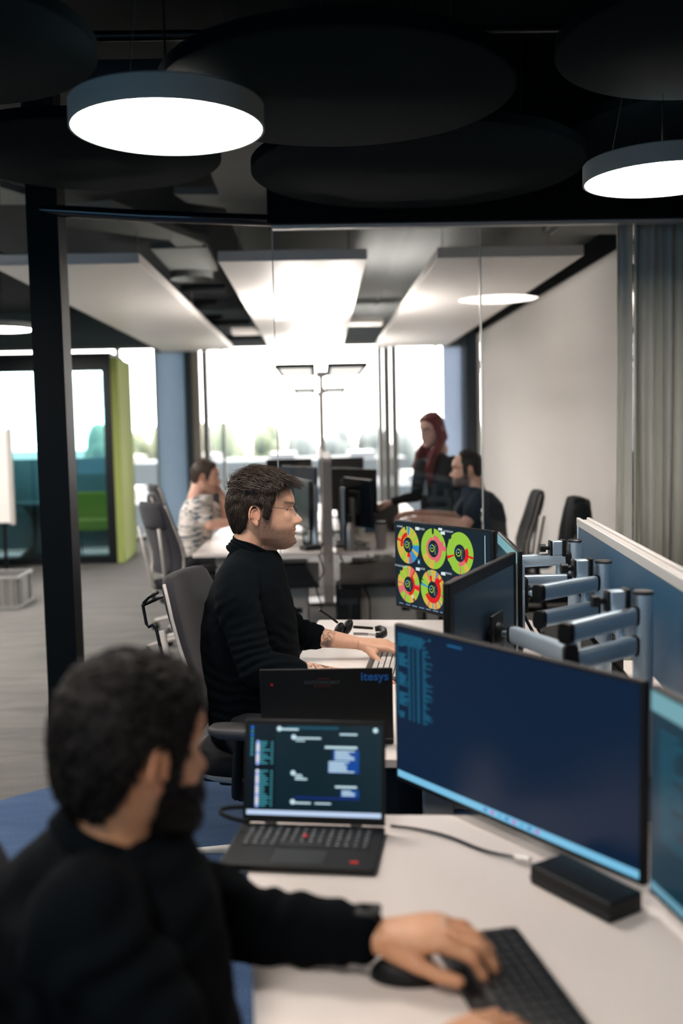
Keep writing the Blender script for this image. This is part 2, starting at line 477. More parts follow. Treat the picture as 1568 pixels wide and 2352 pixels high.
# overhead clutter beyond the column
def slab(name, pts, z, m, th=.05):
    q = [onz(px, py, z) for px, py in pts]
    return struct(name, MB().prism([(p.x, p.y) for p in q], z, z + th), m)
GREYC = mat('grey_metal_ceiling_tile', (.16, .17, .165), .6, vary=.06)
GREYW = mat('warm_grey_ceiling_tile', (.24, .215, .20), .6, vary=.06)
slab('ceiling.002', [(110, 492), (255, 478), (478, 562), (330, 545), (70, 508)], 2.95, GREYC)
slab('ceiling.003', [(385, 548), (470, 550), (462, 575), (410, 572)], 2.97, GREYC)
slab('ceiling.004', [(345, 572), (476, 568), (500, 622), (396, 626)], 2.96, GREYC)
slab('ceiling.005', [(540, 340), (620, 340), (620, 430), (500, 432)], 3.12, GREYW)
slab('ceiling.006', [(400, 447), (620, 446), (620, 475), (560, 484), (430, 466)], 3.10, GREYC)
slab('ceiling.007', [(0, 430), (60, 448), (60, 470), (0, 470)], 3.10, GREYC)
def pipe(name, label, a, b, r, cat='pipe', m=BLACKG, group=None):
    o = MB().cyl(a, b, r, seg=14).build(name, m); return tag(o, label, cat, group)
for i, (py, z, l0, l1) in enumerate(((662, 2.86, 415, 520), (697, 2.86, 440, 500), (730, 2.86, 470, 512), (742, 2.9, 480, 575), (776, 2.85, 520, 600))):
    a = onz(l0, py, z); bq = onz(l1, py, z); bq.y = a.y; bq.z = a.z
    pipe('ceiling_pipe', 'black cross pipe between the two white ceiling rafts, %s one from the glass' % ('first', 'second', 'third', 'fourth', 'fifth')[i], a, bq, .035, group='cross pipes between the ceiling rafts')
a = onz(440, 642, 2.9)
t = thing('air_duct', 'round grey ventilation spigot above the gap between ceiling rafts', 'duct', (a.x, a.y, 2.9))
MB().lathe([(.19, 0), (.19, .2), (.17, .2), (.17, .02)], seg=32, cap=False).build('collar', GREYC, t)
MB().lathe([(.168, .06), (.168, .07)], seg=32).build('grille', GREYD, t)
# dark services over the near zone
for i, (y, z, r) in enumerate(((3.6, 3.12, .03), (4.0, 3.08, .02), (3.1, 3.15, .045))):
    pipe('service_pipe', ('thin black service pipe high over the round lamp', 'thinnest black pipe just before the glass wall', 'thick black pipe across the dark ceiling')[i], (-3, y, z), (2.8, y, z), r)
t = tag(MB().bx(-1.0, .6, 4.35, 4.5, 3.0, 3.12).build('cable_tray', GREYD), 'dark cable tray under the black ceiling before the bulkhead', 'cable tray')
# HVAC box behind the glass top
t = thing('air_unit', 'dark boxy air unit under the ceiling behind the glass top', 'air conditioner', (1.72, 6.0, 2.72))
MB().bx(-.30, .22, -.25, .3, .02, .24).build('housing', GREYD, t, bevel=.01)
MB().bx(-.26, .2, -.2, .26, .0, .02).build('outlet_panel', GREYM, t, bevel=.004)
MB().bx(-.22, .32, -.45, -.30, .1, .2).build('duct_neck', BLACKG, t)

# ceiling rafts
def raft(x0, x1, label, seam=True):
    t = thing('ceiling_raft', label, 'ceiling panel', ((x0 + x1) / 2, 10.15, 2.65), 0, 'white ceiling rafts beyond the glass')
    h = (x1 - x0) / 2
    MB().bx(-h, h, -3.55, 3.55, 0, .07).build('raft_panel', PANELW, t, bevel=.004)
    for x in (-h + .1, h - .1):
        for y in (-3, 0, 3): MB().cyl((x, y, .06), (x, y, .40), .004, seg=6).build('hanger', STEEL, t)
    return t
raft(-2.10, -1.14, 'white rectangular ceiling raft beside the black column')
r2 = raft(-.63, .34, 'white rectangular ceiling raft in the middle over the floor lamps')
raft(.80, 1.76, 'white rectangular ceiling raft next to the white wall')
MB().bx(-.12, .18, -1.9, -1.75, -.012, .0).build('sensor_strip', GREYL, r2)
struct('trim_10', MB().bx(.36, .79, 11.9, 12.3, 2.80, 2.86), PANELW)
struct('trim_11', MB().bx(-1.1, -.66, 13.0, 13.4, 2.82, 2.88), PANELW)

# acoustic discs
def disc(loc, r, label, th=.045):
    t = thing('acoustic_disc', label, 'acoustic panel', loc, 0, 'round charcoal acoustic discs')
    MB().lathe([(r - .006, 0), (r, .005), (r, th - .005), (r - .006, th)], seg=128).build('felt_panel', FELT, t, smooth=50)
    zt = 3.3 - loc[2]
    for k in range(3):
        a = k * 2 * PI / 3 + .4
        MB().cyl((r * .75 * math.cos(a), r * .75 * math.sin(a), th), (r * .75 * math.cos(a), r * .75 * math.sin(a), zt), .0012, seg=5).build('suspension_wire', GREYD, t)
disc((.40, 3.92, 2.53), .637, 'large charcoal felt ceiling disc whose edge meets the glass wall top')
disc((.07, 2.73, 2.43), .47, 'charcoal felt ceiling disc between the two lamps, overlapping the lower disc')
disc((-.90, 4.12, 2.65), .53, 'charcoal felt ceiling disc behind and below the left round lamp')
disc((-1.02, 2.68, 2.55), .46, 'dark felt ceiling disc cut by the top left corner')
disc((1.12, 2.72, 2.55), .46, 'dark felt ceiling disc cut by the top right corner')
disc((1.52, 3.95, 2.66), .55, 'dark felt ceiling disc half hidden behind the right round lamp')

# round pendant lamps
DIFF2 = emitm('fill_lamp_diffuser', (1, .92, .86), LAMP * 2.2)  # boosted emission for unseen lamps, to fill the back room
def pendant(loc, r, label, zt=3.3, dm=None):
    t = thing('pendant_lamp', label, 'ceiling lamp', loc, 0, 'round white pendant lamps')
    MB().lathe([(r - .006, 0), (r, 0), (r, .058), (r - .004, .062), (.05, .062)], seg=96, cap=False).build('housing', mat('lamp_housing_white', (.32, .36, .34), .6, vary=.03), t, smooth=40)
    MB().lathe([(r - .006, .004), (r - .012, .003), (.01, .003)], seg=96).build('diffuser', dm or DIFF, t)
    for k in range(3):
        a = k * 2 * PI / 3 + .2
        MB().cyl((r * .8 * math.cos(a), r * .8 * math.sin(a), .06), (0, 0, zt - loc[2] - .02), .0008, seg=5).build('suspension_wire', GREYD, t)
    MB().cyl((0, 0, .06), (0, 0, zt - loc[2]), .003, seg=6).build('cable', BLACKM, t)
    MB().cyl((0, 0, zt - loc[2] - .03), (0, 0, zt - loc[2]), .05).build('ceiling_rose', GREYD, t)
p1 = at(385, 298, 2.62); pendant((p1.x, p1.y, p1.z), .246, 'large lit round lamp hanging before the charcoal discs, seen whole')
p2 = at(1520, 415, 3.27); pendant((p2.x, p2.y, p2.z), .25, 'lit round lamp cut off by the right picture edge')
p3 = at(4, 758, 9.8); pendant((p3.x, p3.y, p3.z), .29, 'distant lit round lamp above the glass booth, higher of the two')
p4 = at(0, 838, 12.4); pendant((p4.x, p4.y, p4.z), .26, 'distant lit round lamp above the glass booth, lower of the two')
pendant((-.7, .6, 2.36), .25, 'lit round lamp above the near desk, out of view behind the photographer')
pendant((-.2, -1.1, 2.36), .25, 'lit round lamp behind the photographer, out of view')
pendant((-2.3, 2.9, 2.36), .25, 'lit round lamp over the aisle, outside the view')
pendant((-2.3, 5.6, 2.36), .25, 'lit round lamp over the aisle past the column, outside the view', dm=DIFF2)
pendant((-3.6, 7.9, 2.5), .27, 'lit round lamp over the open floor, outside the view', dm=DIFF2)
pendant((-2.75, 6.75, 2.45), .27, 'added round fill lamp over the open floor nearer the column, outside the view', dm=DIFF2)  # unseen lamp added to brighten the back-room faces
pendant((-3.35, 9.3, 2.5), .27, 'added round fill lamp over the open floor nearer the booth, outside the view', dm=DIFF2)  # another added lamp, fill light for the back room
pendant((-3.1, 4.2, 2.45), .27, 'added round fill lamp far left of the near desk, outside the view')  # extra fill lamp, added out of view

# curtain beside the white wall
def curtain(name, label, x0, x1, y, amp, k, m, z0=.02, z1=2.95):
    mb = MB(); N = 160; ring = []
    for zi in range(9):
        z = z0 + (z1 - z0) * zi / 8
        row = []
        for i in range(N + 1):
            u = i / N; x = x0 + (x1 - x0) * u
            yy = y + amp * math.sin(u * k) + amp * .5 * math.sin(u * k * 2.3 + 1.2 + .12 * zi) + .01 * math.sin(zi + u * 9)
            row.append(Vector((x + .012 * math.sin(u * k * 1.7 + zi * .25), yy, z)))
        ring.append(row)
    top = [[p + Vector((0, .006, 0)) for p in r] for r in ring]
    mb.loft(ring, cap=False, closed=False); mb.loft(top, cap=False, closed=False)
    o = mb.build(name, m, smooth=180); return tag(o, label, 'curtain')
curtain('curtain', 'pale grey pleated curtain hanging behind the glass next to white wall', 1.51, 1.90, YG + .35, .035, 26, mat('grey_curtain_cloth', (.80, .80, .72), .9, bump=.3, vary=.08))
curtain('curtain', 'dark curtain next to the pale grey curtain', 1.84, 2.22, YG + .26, .03, 30, mat('dark_curtain_cloth', (.012, .022, .026), .9, bump=.3, vary=.1))  # much darker cloth than the pale curtain
tag(MB().bx(1.4, 2.23, YG + .27, YG + .36, 2.97, 3.0).build('curtain_rail', ALUW), 'slim aluminium rail carrying the two curtains', 'curtain rail')

# outside: flat roofs, haze, distant trees
HAZE = mat('pale_ground', (.125, .122, .118), .9, vary=.06, vscale=.02)
tag(MB().bx(-400, 400, 22, 900, -12.5, -12).build('ground', HAZE), 'pale hazy ground far beyond the windows', 'ground', kind='structure')
rr = random.Random(3)
for i, (x, y, sx, sy, h, c) in enumerate(((-3, 34, 9, 8, 8.5, (.42, .43, .43)), (6.5, 40, 8, 8, 8.6, (.62, .60, .58)), (-12, 52, 16, 9, 10.2, (.38, .42, .43)), (4, 60, 14, 10, 10.4, (.36, .40, .42)), (-6, 84, 26, 10, 11.2, (.46, .50, .50)), (17, 78, 14, 12, 11.4, (.60, .62, .62)))):
    names = ('low pale grey roof nearest to the window', 'whitish flat roof beyond the slim window pier', 'long grey hall beyond the windows', 'blue-grey flat hall in the middle distance', 'wide pale hall before the distant trees', 'white hall far off beyond the pier')
    t = thing('building', names[i], 'building', (x, y, -12), 0, 'flat roofs beyond the windows')
    m_ = mat('hall_cladding_%d' % i, [v * .26 for v in c], .9, vary=.05)
    MB().bx(-sx / 2, sx / 2, -sy / 2, sy / 2, 0, h).build('hall_wall', m_, t)
    q = MB()
    for k in range(4): q.bx(-sx / 2 + sx * (k + .3) / 4, -sx / 2 + sx * (k + .62) / 4, -sy * .3, sy * .3, h, h + .5)
    q.build('skylight', mat('skylight_white', (.20, .20, .20), .5, vary=.02), t)
TREE = mat('hazy_green_foliage', (.15, .17, .105), .9, vary=.2, vscale=.5)  # distance haze is mixed into both foliage colours
TREEF = mat('hazy_far_foliage', (.165, .185, .175), .9, vary=.1, vscale=.3)
for i in range(15):
    x = -31 + i * 4.15 + rr.uniform(-.1, .1); y = 120 + rr.uniform(-6, 6)
    hh = 13.6 + rr.uniform(-.5, .9) + (.5 if -14 < x < -3 else 0)
    t = thing('tree', 'hazy green tree in the distant row beyond the roofs', 'tree', (x, y, -12), 0, 'distant hazy trees on the horizon')
    mb = MB()
    for k in range(11):
        mb.ell((rr.uniform(-.75, .75), rr.uniform(-1.5, 1.5), hh - 2.4 + rr.uniform(-2.5, .8)), (1.25, 1.8, rr.uniform(1.6, 2.6)), 10, 7)
    mb.build('crown', TREE if x < -2 else TREEF, t)
    MB().cyl((0, 0, 0), (0, 0, hh - 3), .4, .2, 8).build('trunk', GREYD, t)
# ------------------------------------------------------------------ desks
def rrpoly(pts, rad, seg=6):
    out = []; n = len(pts)
    for i in range(n):
        p0, p, p1 = Vector(pts[i - 1]), Vector(pts[i]), Vector(pts[(i + 1) % n])
        r = rad[i] if isinstance(rad, (list, tuple)) else rad
        if r <= 0: out.append((p.x, p.y)); continue
        a = (p0 - p).normalized() * r; c = (p1 - p).normalized() * r
        for k in range(seg + 1):
            t = k / seg
            q = (p + a) * (1 - t) ** 2 + p * 2 * t * (1 - t) + (p + c) * t * t
            out.append((q.x, q.y))
    return out

def desk(poly, label, legs, z=.74, th=.022, group=None, rad=.02, m=WHITE, foot=.6):
    x = sum(p[0] for p in poly) / len(poly); y = sum(p[1] for p in poly) / len(poly)
    t = thing('office_desk', label, 'desk', (x, y, 0), 0, group)
    MB().prism(rrpoly([(p[0] - x, p[1] - y) for p in poly], rad), z - th, z).build('tabletop', m, t, bevel=.002)
    for lx, ly in legs:
        mb = MB(); a = lx - x; b2 = ly - y
        mb.bx(a - .04, a + .04, b2 - .03, b2 + .03, .03, z - th)
        mb.bx(a - foot / 2, a + foot / 2, b2 - .03, b2 + .03, 0, .03)
        mb.build('leg', GREYL, t, bevel=.004)
    (l0, l1) = legs[0], legs[-1]
    MB().tube([(l0[0] - x, l0[1] - y, z - th - .03), (l1[0] - x, l1[1] - y, z - th - .03)], .025, 4).build('crossbar', GREYM, t)
    return t
# near desk and the desk of the man in the turtleneck
desk([(-.175, 2.06), (-.125, 1.52), (-.075, .95), (-.03, .30), (.60, .24), (.775, 1.93), (.45, 2.005), (.139, 2.03)],
     'white desk in front, carrying the open laptop and the big blue monitor', [(.25, 1.80), (.30, .60)], rad=[.03, .2, .2, .03, .02, .02, .2, .2], foot=.55)
desk([(-.02, 4.21), (-.20, 2.42), (.68, 2.33), (.87, 4.09)],
     'white desk where the man in the turtleneck types', [(.36, 3.95), (.30, 2.62)], rad=.02, foot=.55)
desk([(.93, 3.35), (.80, 2.0), (.66, .5), (1.46, .42), (1.75, 3.27)],
     'white desk top on the far side of the blue desk screen', [(1.3, 2.95), (1.15, .9)], rad=.02, foot=.5)
G2 = 'white desks in the back room'
desk([(-.86, 6.60), (.00, 6.56), (.00, 8.72), (-.84, 8.74)], 'white back-room desk where the man in the patterned shirt sits', [(-.68, 6.75), (-.68, 8.5)], group=G2, foot=.3)
desk([(.10, 6.54), (.92, 6.50), (.94, 8.75), (.10, 8.72)], 'white back-room desk with bottles, where the bearded man types', [(.75, 6.75), (.75, 8.5)], group=G2, foot=.3)
desk([(-.84, 8.80), (.00, 8.78), (.00, 10.9), (-.84, 10.9)], 'white back-room desk nearest the windows, behind the patterned-shirt man', [(-.6, 9.0), (-.6, 10.7)], group=G2, foot=.5)
desk([(.10, 8.80), (.92, 8.80), (.92, 10.9), (.10, 10.9)], 'white back-room desk nearest the windows, behind the red-haired woman', [(.6, 9.0), (.6, 10.7)], group=G2, foot=.5)

# desk screens
def deskscreen(a, b, z0, z1, th, m, label, frame=ALUW, post=ALU):
    a = Vector((*a, 0)); b = Vector((*b, 0)); L = (b - a).length; an = math.atan2((b - a).y, (b - a).x)
    t = thing('desk_screen', label, 'desk partition', ((a.x + b.x) / 2, (a.y + b.y) / 2, 0), an)
    MB().bx(-L / 2 + .012, L / 2 - .012, -th / 2 + .004, th / 2 - .004, z0 + .01, z1 - .03).build('fabric_panel', m, t)
    mb = MB(); mb.bx(-L / 2, L / 2, -th / 2 - .002, -th / 2 + .010, z1 - .03, z1); mb.bx(-L / 2, L / 2, th / 2 - .010, th / 2 + .002, z1 - .03, z1); mb.bx(-L / 2, L / 2, -th / 2 + .01, th / 2 - .01, z1 - .03, z1 - .008)
    mb.build('top_rail', frame, t, bevel=.002)
    MB().bx(-L / 2 - .004, -L / 2 + .012, -th / 2, th / 2, z0, z1 - .03).build('end_post', post, t, bevel=.002)
    MB().bx(L / 2 - .012, L / 2 + .004, -th / 2, th / 2, z0, z1 - .03).build('end_post', post, t, bevel=.002)
    for k in (-.3, 0, .3):
        MB().bx(L * k - .03, L * k + .03, -th / 2 + .005, th / 2 - .005, .70, z0 + .01).build('bracket', GREYD, t)
    return t
deskscreen((.973, 3.66), (.655, .55), .90, 1.205, .045, NAVY, 'long navy desk screen with aluminium top rail behind the monitor arms')
MB_ = deskscreen((.045, 6.46), (.045, 8.8), .42, 1.37, .06, mat('grey_screen_fabric', (.16, .155, .15), .8, vary=.06), 'grey desk screen seen end on between the two back desks', GREYL, mat('taupe_post', (.20, .18, .165), .5, vary=.05))

# ------------------------------------------------------------------ screen contents (flat emissive pictures)
def rect(mb, x0, x1, z0, z1, c, lay=1):
    mb.col = c; y = -lay * .00035
    mb.add([(x0, y, z0), (x1, y, z0), (x1, y, z1), (x0, y, z1)], [(0, 1, 2, 3)])
def sector(mb, cx, cz, r0, r1, a0, a1, c, lay=1):
    mb.col = c; y = -lay * .00035; n = max(1, int((a1 - a0) / .08)); vs = []
    for k in range(n + 1):
        a = a0 + (a1 - a0) * k / n
        vs += [(cx + r0 * math.sin(a), y, cz + r0 * math.cos(a)), (cx + r1 * math.sin(a), y, cz + r1 * math.cos(a))]
    mb.add(vs, [(2 * k, 2 * k + 2, 2 * k + 3, 2 * k + 1) for k in range(n)])
def words(mb, s, cx, cz, size, c, lay=2, bold=0):
    tm = textmb(s, size, bold); mb.col = c
    mb.add([(x + cx, -lay * .00035, y + cz) for x, y, _ in tm.v], tm.f)
Gn, Yl, Rd, Pk, Bl, Bg2, Wh = lin(150, 200, 60), lin(215, 180, 75), lin(215, 15, 20), lin(220, 100, 110), lin(20, 140, 205), lin(3, 28, 40), lin(215, 230, 235)
def donut(mb, cx, cz, R, slices, over=(), gaps=()):
    rr2 = random.Random(int(cx * 1000)); r0 = R * .42
    tot = sum(q[0] for q in slices); a = 0
    for wgt, c in slices:
        b2 = a + 2 * PI * wgt / tot
        sector(mb, cx, cz, r0, R, a, b2, c, 1); a = b2
    N = 56
    for k in range(N):
        a = 2 * PI * k / N
        sector(mb, cx, cz, r0 * 1.1, R, a, a + .012, lin(120, 150, 45), 2)
    for a0, a1, q0, q1, c in over: sector(mb, cx, cz, R * q0, R * q1, a0, a1, c, 3)
    for a0, a1, q in gaps: sector(mb, cx, cz, R * q, R * 1.02, a0, a1, Bg2, 4)
    sector(mb, cx - R * .1, cz + R * .02, R * .14, R * .19, 0, 2 * PI, Gn, 2)
    sector(mb, cx - R * .1, cz + R * .02, R * .14, R * .19, 4.9, 6.2, Bl, 3)
    rect(mb, cx - R * .14, cx - R * .06, cz - R * .0, cz + R * .04, Wh, 2)
    for k in range(6):
        rect(mb, cx + R * .12, cx + R * .16, cz + R * (.2 - k * .09), cz + R * (.24 - k * .09), (Rd, Wh, Yl, Gn, Wh, Wh)[k], 2)
        rect(mb, cx + R * .22, cx + R * rr2.uniform(.26, .32), cz + R * (.17 - k * .09), cz + R * (.19 - k * .09), lin(90, 110, 120), 2)
def dashboard(mb, W, H):
    rect(mb, 0, W, 0, H, Bg2, 0)
    R = .074; d = lambda x: x
    z1, z2 = H * .735, H * .265
    donut(mb, .086, z1, R, [(1.0, Yl), (.35, Gn), (.5, Yl), (.5, Gn), (.4, Yl), (.4, Gn), (.9, Bl), (.5, Yl), (1.1, Bl), (.3, Rd), (.4, Bl), (1.0, Yl), (.6, Gn), (2.2, Yl), (.35, Rd), (.5, Yl), (.5, Gn), (1.0, Yl), (.5, Gn)],
          over=[(0, .22, .55, 1, Bl), (4.5, 6.2, .45, .68, Rd), (2.85, 3.25, .42, .65, Rd)], gaps=[(6.02, 6.16, .82)])
    donut(mb, .252, z1, R * 1.06, [(7, Gn), (.8, Gn), (1.2, Yl), (.5, Gn), (1.2, Yl), (5, Gn)],
          over=[(0, 6.2, .42, .56, Pk), (.1, 2.9, .42, .70, Pk), (1.0, 1.6, .42, .85, Pk), (1.35, 1.62, .42, 1, Pk)], gaps=[(6.18, 6.36, .72)])
    donut(mb, .413, z1 - .002, R * 1.06, [(4, Gn), (.6, Yl), (6, Gn)],
          over=[(1.1, 2.3, .42, .66, Rd), (1.65, 1.78, .42, 1, Rd), (2.3, 3.3, .42, .6, Pk), (3.05, 3.15, .42, 1, Pk), (4.35, 4.5, .42, 1, Rd), (2.35, 2.5, .66, 1, Yl)], gaps=[(4.9, 5.3, .96), (5.4, 5.6, .92), (3.8, 4.2, .94)])
    donut(mb, .086, z2, R, [(.5, Yl), (.8, Pk), (.3, Rd), (.8, Yl), (1, Gn), (.5, Pk), (.6, Yl), (.8, Gn), (.5, Yl), (.3, Pk), (.9, Yl), (1, Gn), (.3, Pk), (.9, Gn), (1.1, Pk), (.4, Yl), (.25, Pk), (.9, Yl), (.8, Gn), (.5, Yl), (1, Gn), (.2, Pk)],
          over=[(.5, 3.1, .42, .60, Rd), (1.6, 1.85, .42, 1, Rd), (3.1, 4.7, .42, .56, Pk), (2.55, 2.68, .62, .82, Wh)], gaps=[(5.2, 5.4, .93), (5.5, 5.75, .9), (2.5, 2.62, .83)])
    donut(mb, .245, z2 - .002, R * 1.04, [(.7, Yl), (.25, Bl), (.3, Pk), (.5, Yl), (.3, Rd), (1.3, Yl), (.5, Gn), (.3, Pk), (.5, Gn), (.4, Yl), (.2, Bl), (.7, Yl), (.3, Pk), (.4, Yl), (.2, Bl), (.7, Yl), (.3, Pk), (1, Yl), (1.6, Gn), (.3, Bl), (.9, Gn), (.6, Yl), (.3, Pk), (.4, Gn), (.15, Bl), (.4, Yl)],
          over=[(.4, 4.25, .42, .68, Rd), (.55, .95, .42, .8, Rd), (5.9, 6.2, .42, .72, Rd)], gaps=[(5.15, 5.22, .86), (4.95, 5.02, .9)])
    donut(mb, .405, z2, R * .9, [(3, Yl), (1, Gn), (2, Yl), (1, Pk)])
    for s_, x, z in (('AXMARS', .032, .945), ('MODEL', .182, .945), ('HOTELPLAN', .345, .955), ('KYTONS GRAVITY', .036, .468), ('N-EDGE', .178, .48), ('AUTRONIC', .338, .48)):
        words(mb, s_, x, H * z, .0105, Wh, 2)
    for x, z in ((.150, .945), (.312, .93), (.150, .468), (.312, .468)): rect(mb, x - .013, x + .013, H * z - .006, H * z + .006, Wh, 2)
    rect(mb, .285, .309, H * .957, H * .957 + .009, Wh, 2)
    rect(mb, .148, .168, H * .525, H * .59, lin(10, 90, 120), 2); words(mb, 'a', .158, H * .56, .022, Wh, 3, .0006)
    rect(mb, 0, W, 0, .012, lin(4, 16, 34), 2)
    q = random.Random(5)
    for k in range(9): rect(mb, .02 + k * .045, .02 + k * .045 + q.uniform(.018, .035), .004, .008, lin(110, 140, 170), 3)
    rect(mb, .555, .558, H * .06, H * .96, Wh, 2)
def textlines(mb, x0, z1, n, dz, wmin, wmax, c, q, lay=2, word=True):
    for k in range(n):
        x = x0; wtot = q.uniform(wmin, wmax); z = z1 - k * dz
        while x < x0 + wtot:
            l = q.uniform(.003, .014) if word else wtot
            rect(mb, x, min(x + l, x0 + wtot), z - dz * .28, z + dz * .28, c, lay); x += l + .0022
def terminal(mb, W, H):
    rect(mb, 0, W, 0, H, lin(0, 25, 52), 0)
    q = random.Random(11); C1 = lin(30, 112, 145)
    n = 52; dz = H * .56 / n
    textlines(mb, .008, H * .96, 7, dz, .07, .10, C1, q)
    for k in range(7, n):
        z = H * .96 - k * dz; blk = (k - 7) // 6
        if blk % 2 == 1 or k % 6 < 2:
            rect(mb, .010, .010 + q.uniform(.012, .034), z - dz * .25, z + dz * .25, C1, 2)
        for x0_, x1_ in ((.042, .049), (.057, .062), (.071, .080), (.090, .090 + q.uniform(.004, .034))):
            rect(mb, x0_, x1_, z - dz * .2, z + dz * .2, C1, 2)
    rect(mb, .004, .006, H * .42, H * .90, C1, 2)
    rect(mb, .17, .215, H * .955, H * .965, lin(30, 100, 150), 2); rect(mb, .11, .117, H * .955, H * .965, C1, 2)
    rect(mb, 0, W, 0, H * .045, lin(120, 190, 225), 2)
    for k in range(8): rect(mb, W * .42 + k * .02, W * .42 + k * .02 + .011, H * .012, H * .034, lin(*((80, 130, 190), (180, 120, 190), (90, 170, 210))[k % 3]), 3)
def teal_page(mb, W, H):
    rect(mb, 0, W, 0, H, lin(4, 44, 60), 0); q = random.Random(4)
    rect(mb, 0, W, H * .90, H, lin(110, 160, 170), 2)
    for k in range(3): textlines(mb, .03 + k * .16, H * .82, 16, H * .035, .04, .12, lin(20, 80, 100), q)
    rect(mb, 0, W, 0, H * .045, lin(100, 150, 170), 2)
def chat(mb, W, H):
    rect(mb, 0, W, 0, H, lin(3, 30, 40), 0); q = random.Random(9)
    L1 = lin(200, 230, 240); T = lin(60, 150, 165); DB = lin(18, 70, 150)
    rect(mb, 0, W * .21, H * .07, H, lin(2, 14, 22), 1)
    rect(mb, W * .29, W * .68, H * .955, H * .985, lin(20, 75, 95), 2)
    for k in range(8): sector(mb, W * .03, H * (.965 - k * .043), 0, .0026, 0, 2 * PI, (lin(40, 120, 240), T, lin(40, 120, 240), T, T, T, T, T)[k], 2)
    for k in range(25):
        z = H * (.80 - k * .029)
        if k in (9, 10): continue
        sector(mb, W * .075, z, 0, .0038, 0, 2 * PI, lin(215, 215, 235) if k % 4 else lin(150, 170, 240), 2)
        rect(mb, W * .09, W * (.09 + q.uniform(.03, .085)), z - .001, z + .0016, T, 2)
        rect(mb, W * .175, W * .19, z - .001, z + .0016, T, 2)
    def bub(x0, x1, z, hgt=.012, c=L1): rect(mb, W * x0, W * x1, H * z - H * hgt / 2, H * z + H * hgt / 2, c, 3)
    for x, z in ((.235, .955), (.345, .865), (.345, .47), (.345, .155), (.955, .955)): sector(mb, W * x, H * z, 0, .005, 0, 2 * PI, L1, 3)
    bub(.25, .38, .95, .02); bub(.36, .55, .855, .018); bub(.36, .43, .825, .012)
    bub(.69, .82, .905, .018); bub(.58, .82, .76, .025)
    rect(mb, W * .64, W * .835, H * .48, H * .73, DB, 2)
    for k in range(5): bub(.655, q.uniform(.75, .82), .72 - k * .022, .013)
    rect(mb, W * .605, W * .835, H * .48, H * .60, DB, 2)
    for k in range(6): bub(.61, q.uniform(.72, .82), .60 - k * .021, .013)
    bub(.36, .41, .45); bub(.36, .42, .43); bub(.36, .45, .405, .018)
    bub(.66, .82, .33, .022); rect(mb, W * .70, W * .835, H * .22, H * .30, DB, 2)
    for k in range(3): bub(.71, q.uniform(.77, .81), .285 - k * .022, .013)
    rect(mb, W * .36, W * .835, H * .19, H * .215, lin(10, 40, 110), 2)
    bub(.36, .48, .145, .018); bub(.51, .63, .145, .016)
    rect(mb, 0, W, H * .005, H * .058, lin(190, 210, 240), 3)

# ------------------------------------------------------------------ monitors
def monitor(A, B, z0, z1, label, paint, name='monitor', group=None, depth=.018, bulge=.028, rim=BLACK, back=None, curve=0):
    A = Vector((*A, 0)); B = Vector((*B, 0)); W = (B - A).length; H = z1 - z0; an = math.atan2((B - A).y, (B - A).x)
    t = thing(name, label, 'monitor', (A.x, A.y, z0), an, group)
    hb = MB().bx(0, W, 0, depth, 0, H)
    hb.build('housing', rim, t, bevel=.004)
    k = MB()
    k.loft([[Vector((x, depth - .001, z)) for x, z in ((.03, .03), (W - .03, .03), (W - .03, H - .03), (.03, H - .03))],
            [Vector((x, depth + bulge * .5, z)) for x, z in ((.06, .05), (W - .06, .05), (W - .06, H - .05), (.06, H - .05))],
            [Vector((x, depth + bulge, z)) for x, z in ((W * .3, H * .25), (W * .7, H * .25), (W * .7, H * .75), (W * .3, H * .75))]])
    k.build('back_cover', back or BLACK, t, bevel=.003)
    sm = MB(); b0 = .008
    if paint: paint(sm, W - 2 * b0, H - b0 * 2.2)
    else: rect(sm, 0, W - 2 * b0, 0, H - b0 * 2.2, lin(3, 10, 16), 0)
    sm.v = [(x + b0, y - .0006, z + b0 * 1.4) for x, y, z in sm.v]
    sm.build('display', SCREEN, t, smooth=0, colors=True)
    return t
M1 = monitor((.155, 2.165), (.530, 1.612), .768, 1.122, 'large monitor in front showing blue terminal text and a pale task bar', terminal)
M2 = monitor((.534, 1.596), (.622, 1.01), .768, 1.122, 'monitor cut by the right picture edge, adjoining the blue terminal monitor', teal_page, rim=BLACK)
M3 = monitor((.296, 4.00), (.603, 3.48), .830, 1.182, 'monitor showing six green and yellow ring charts', dashboard)
M4 = monitor((.617, 3.455), (.577, 2.90), .830, 1.182, 'narrow edge-on monitor between the ring-chart monitor and the arms', teal_page, rim=BLACK, back=ALU, depth=.014)
M5 = monitor((.556, 2.905), (.285, 2.345), .820, 1.180, 'monitor turned away, showing its plain blue-lit back panel', terminal, back=mat('slate_back_cover', (.022, .045, .075), .35, vary=.05), bulge=.012, rim=BLACK)

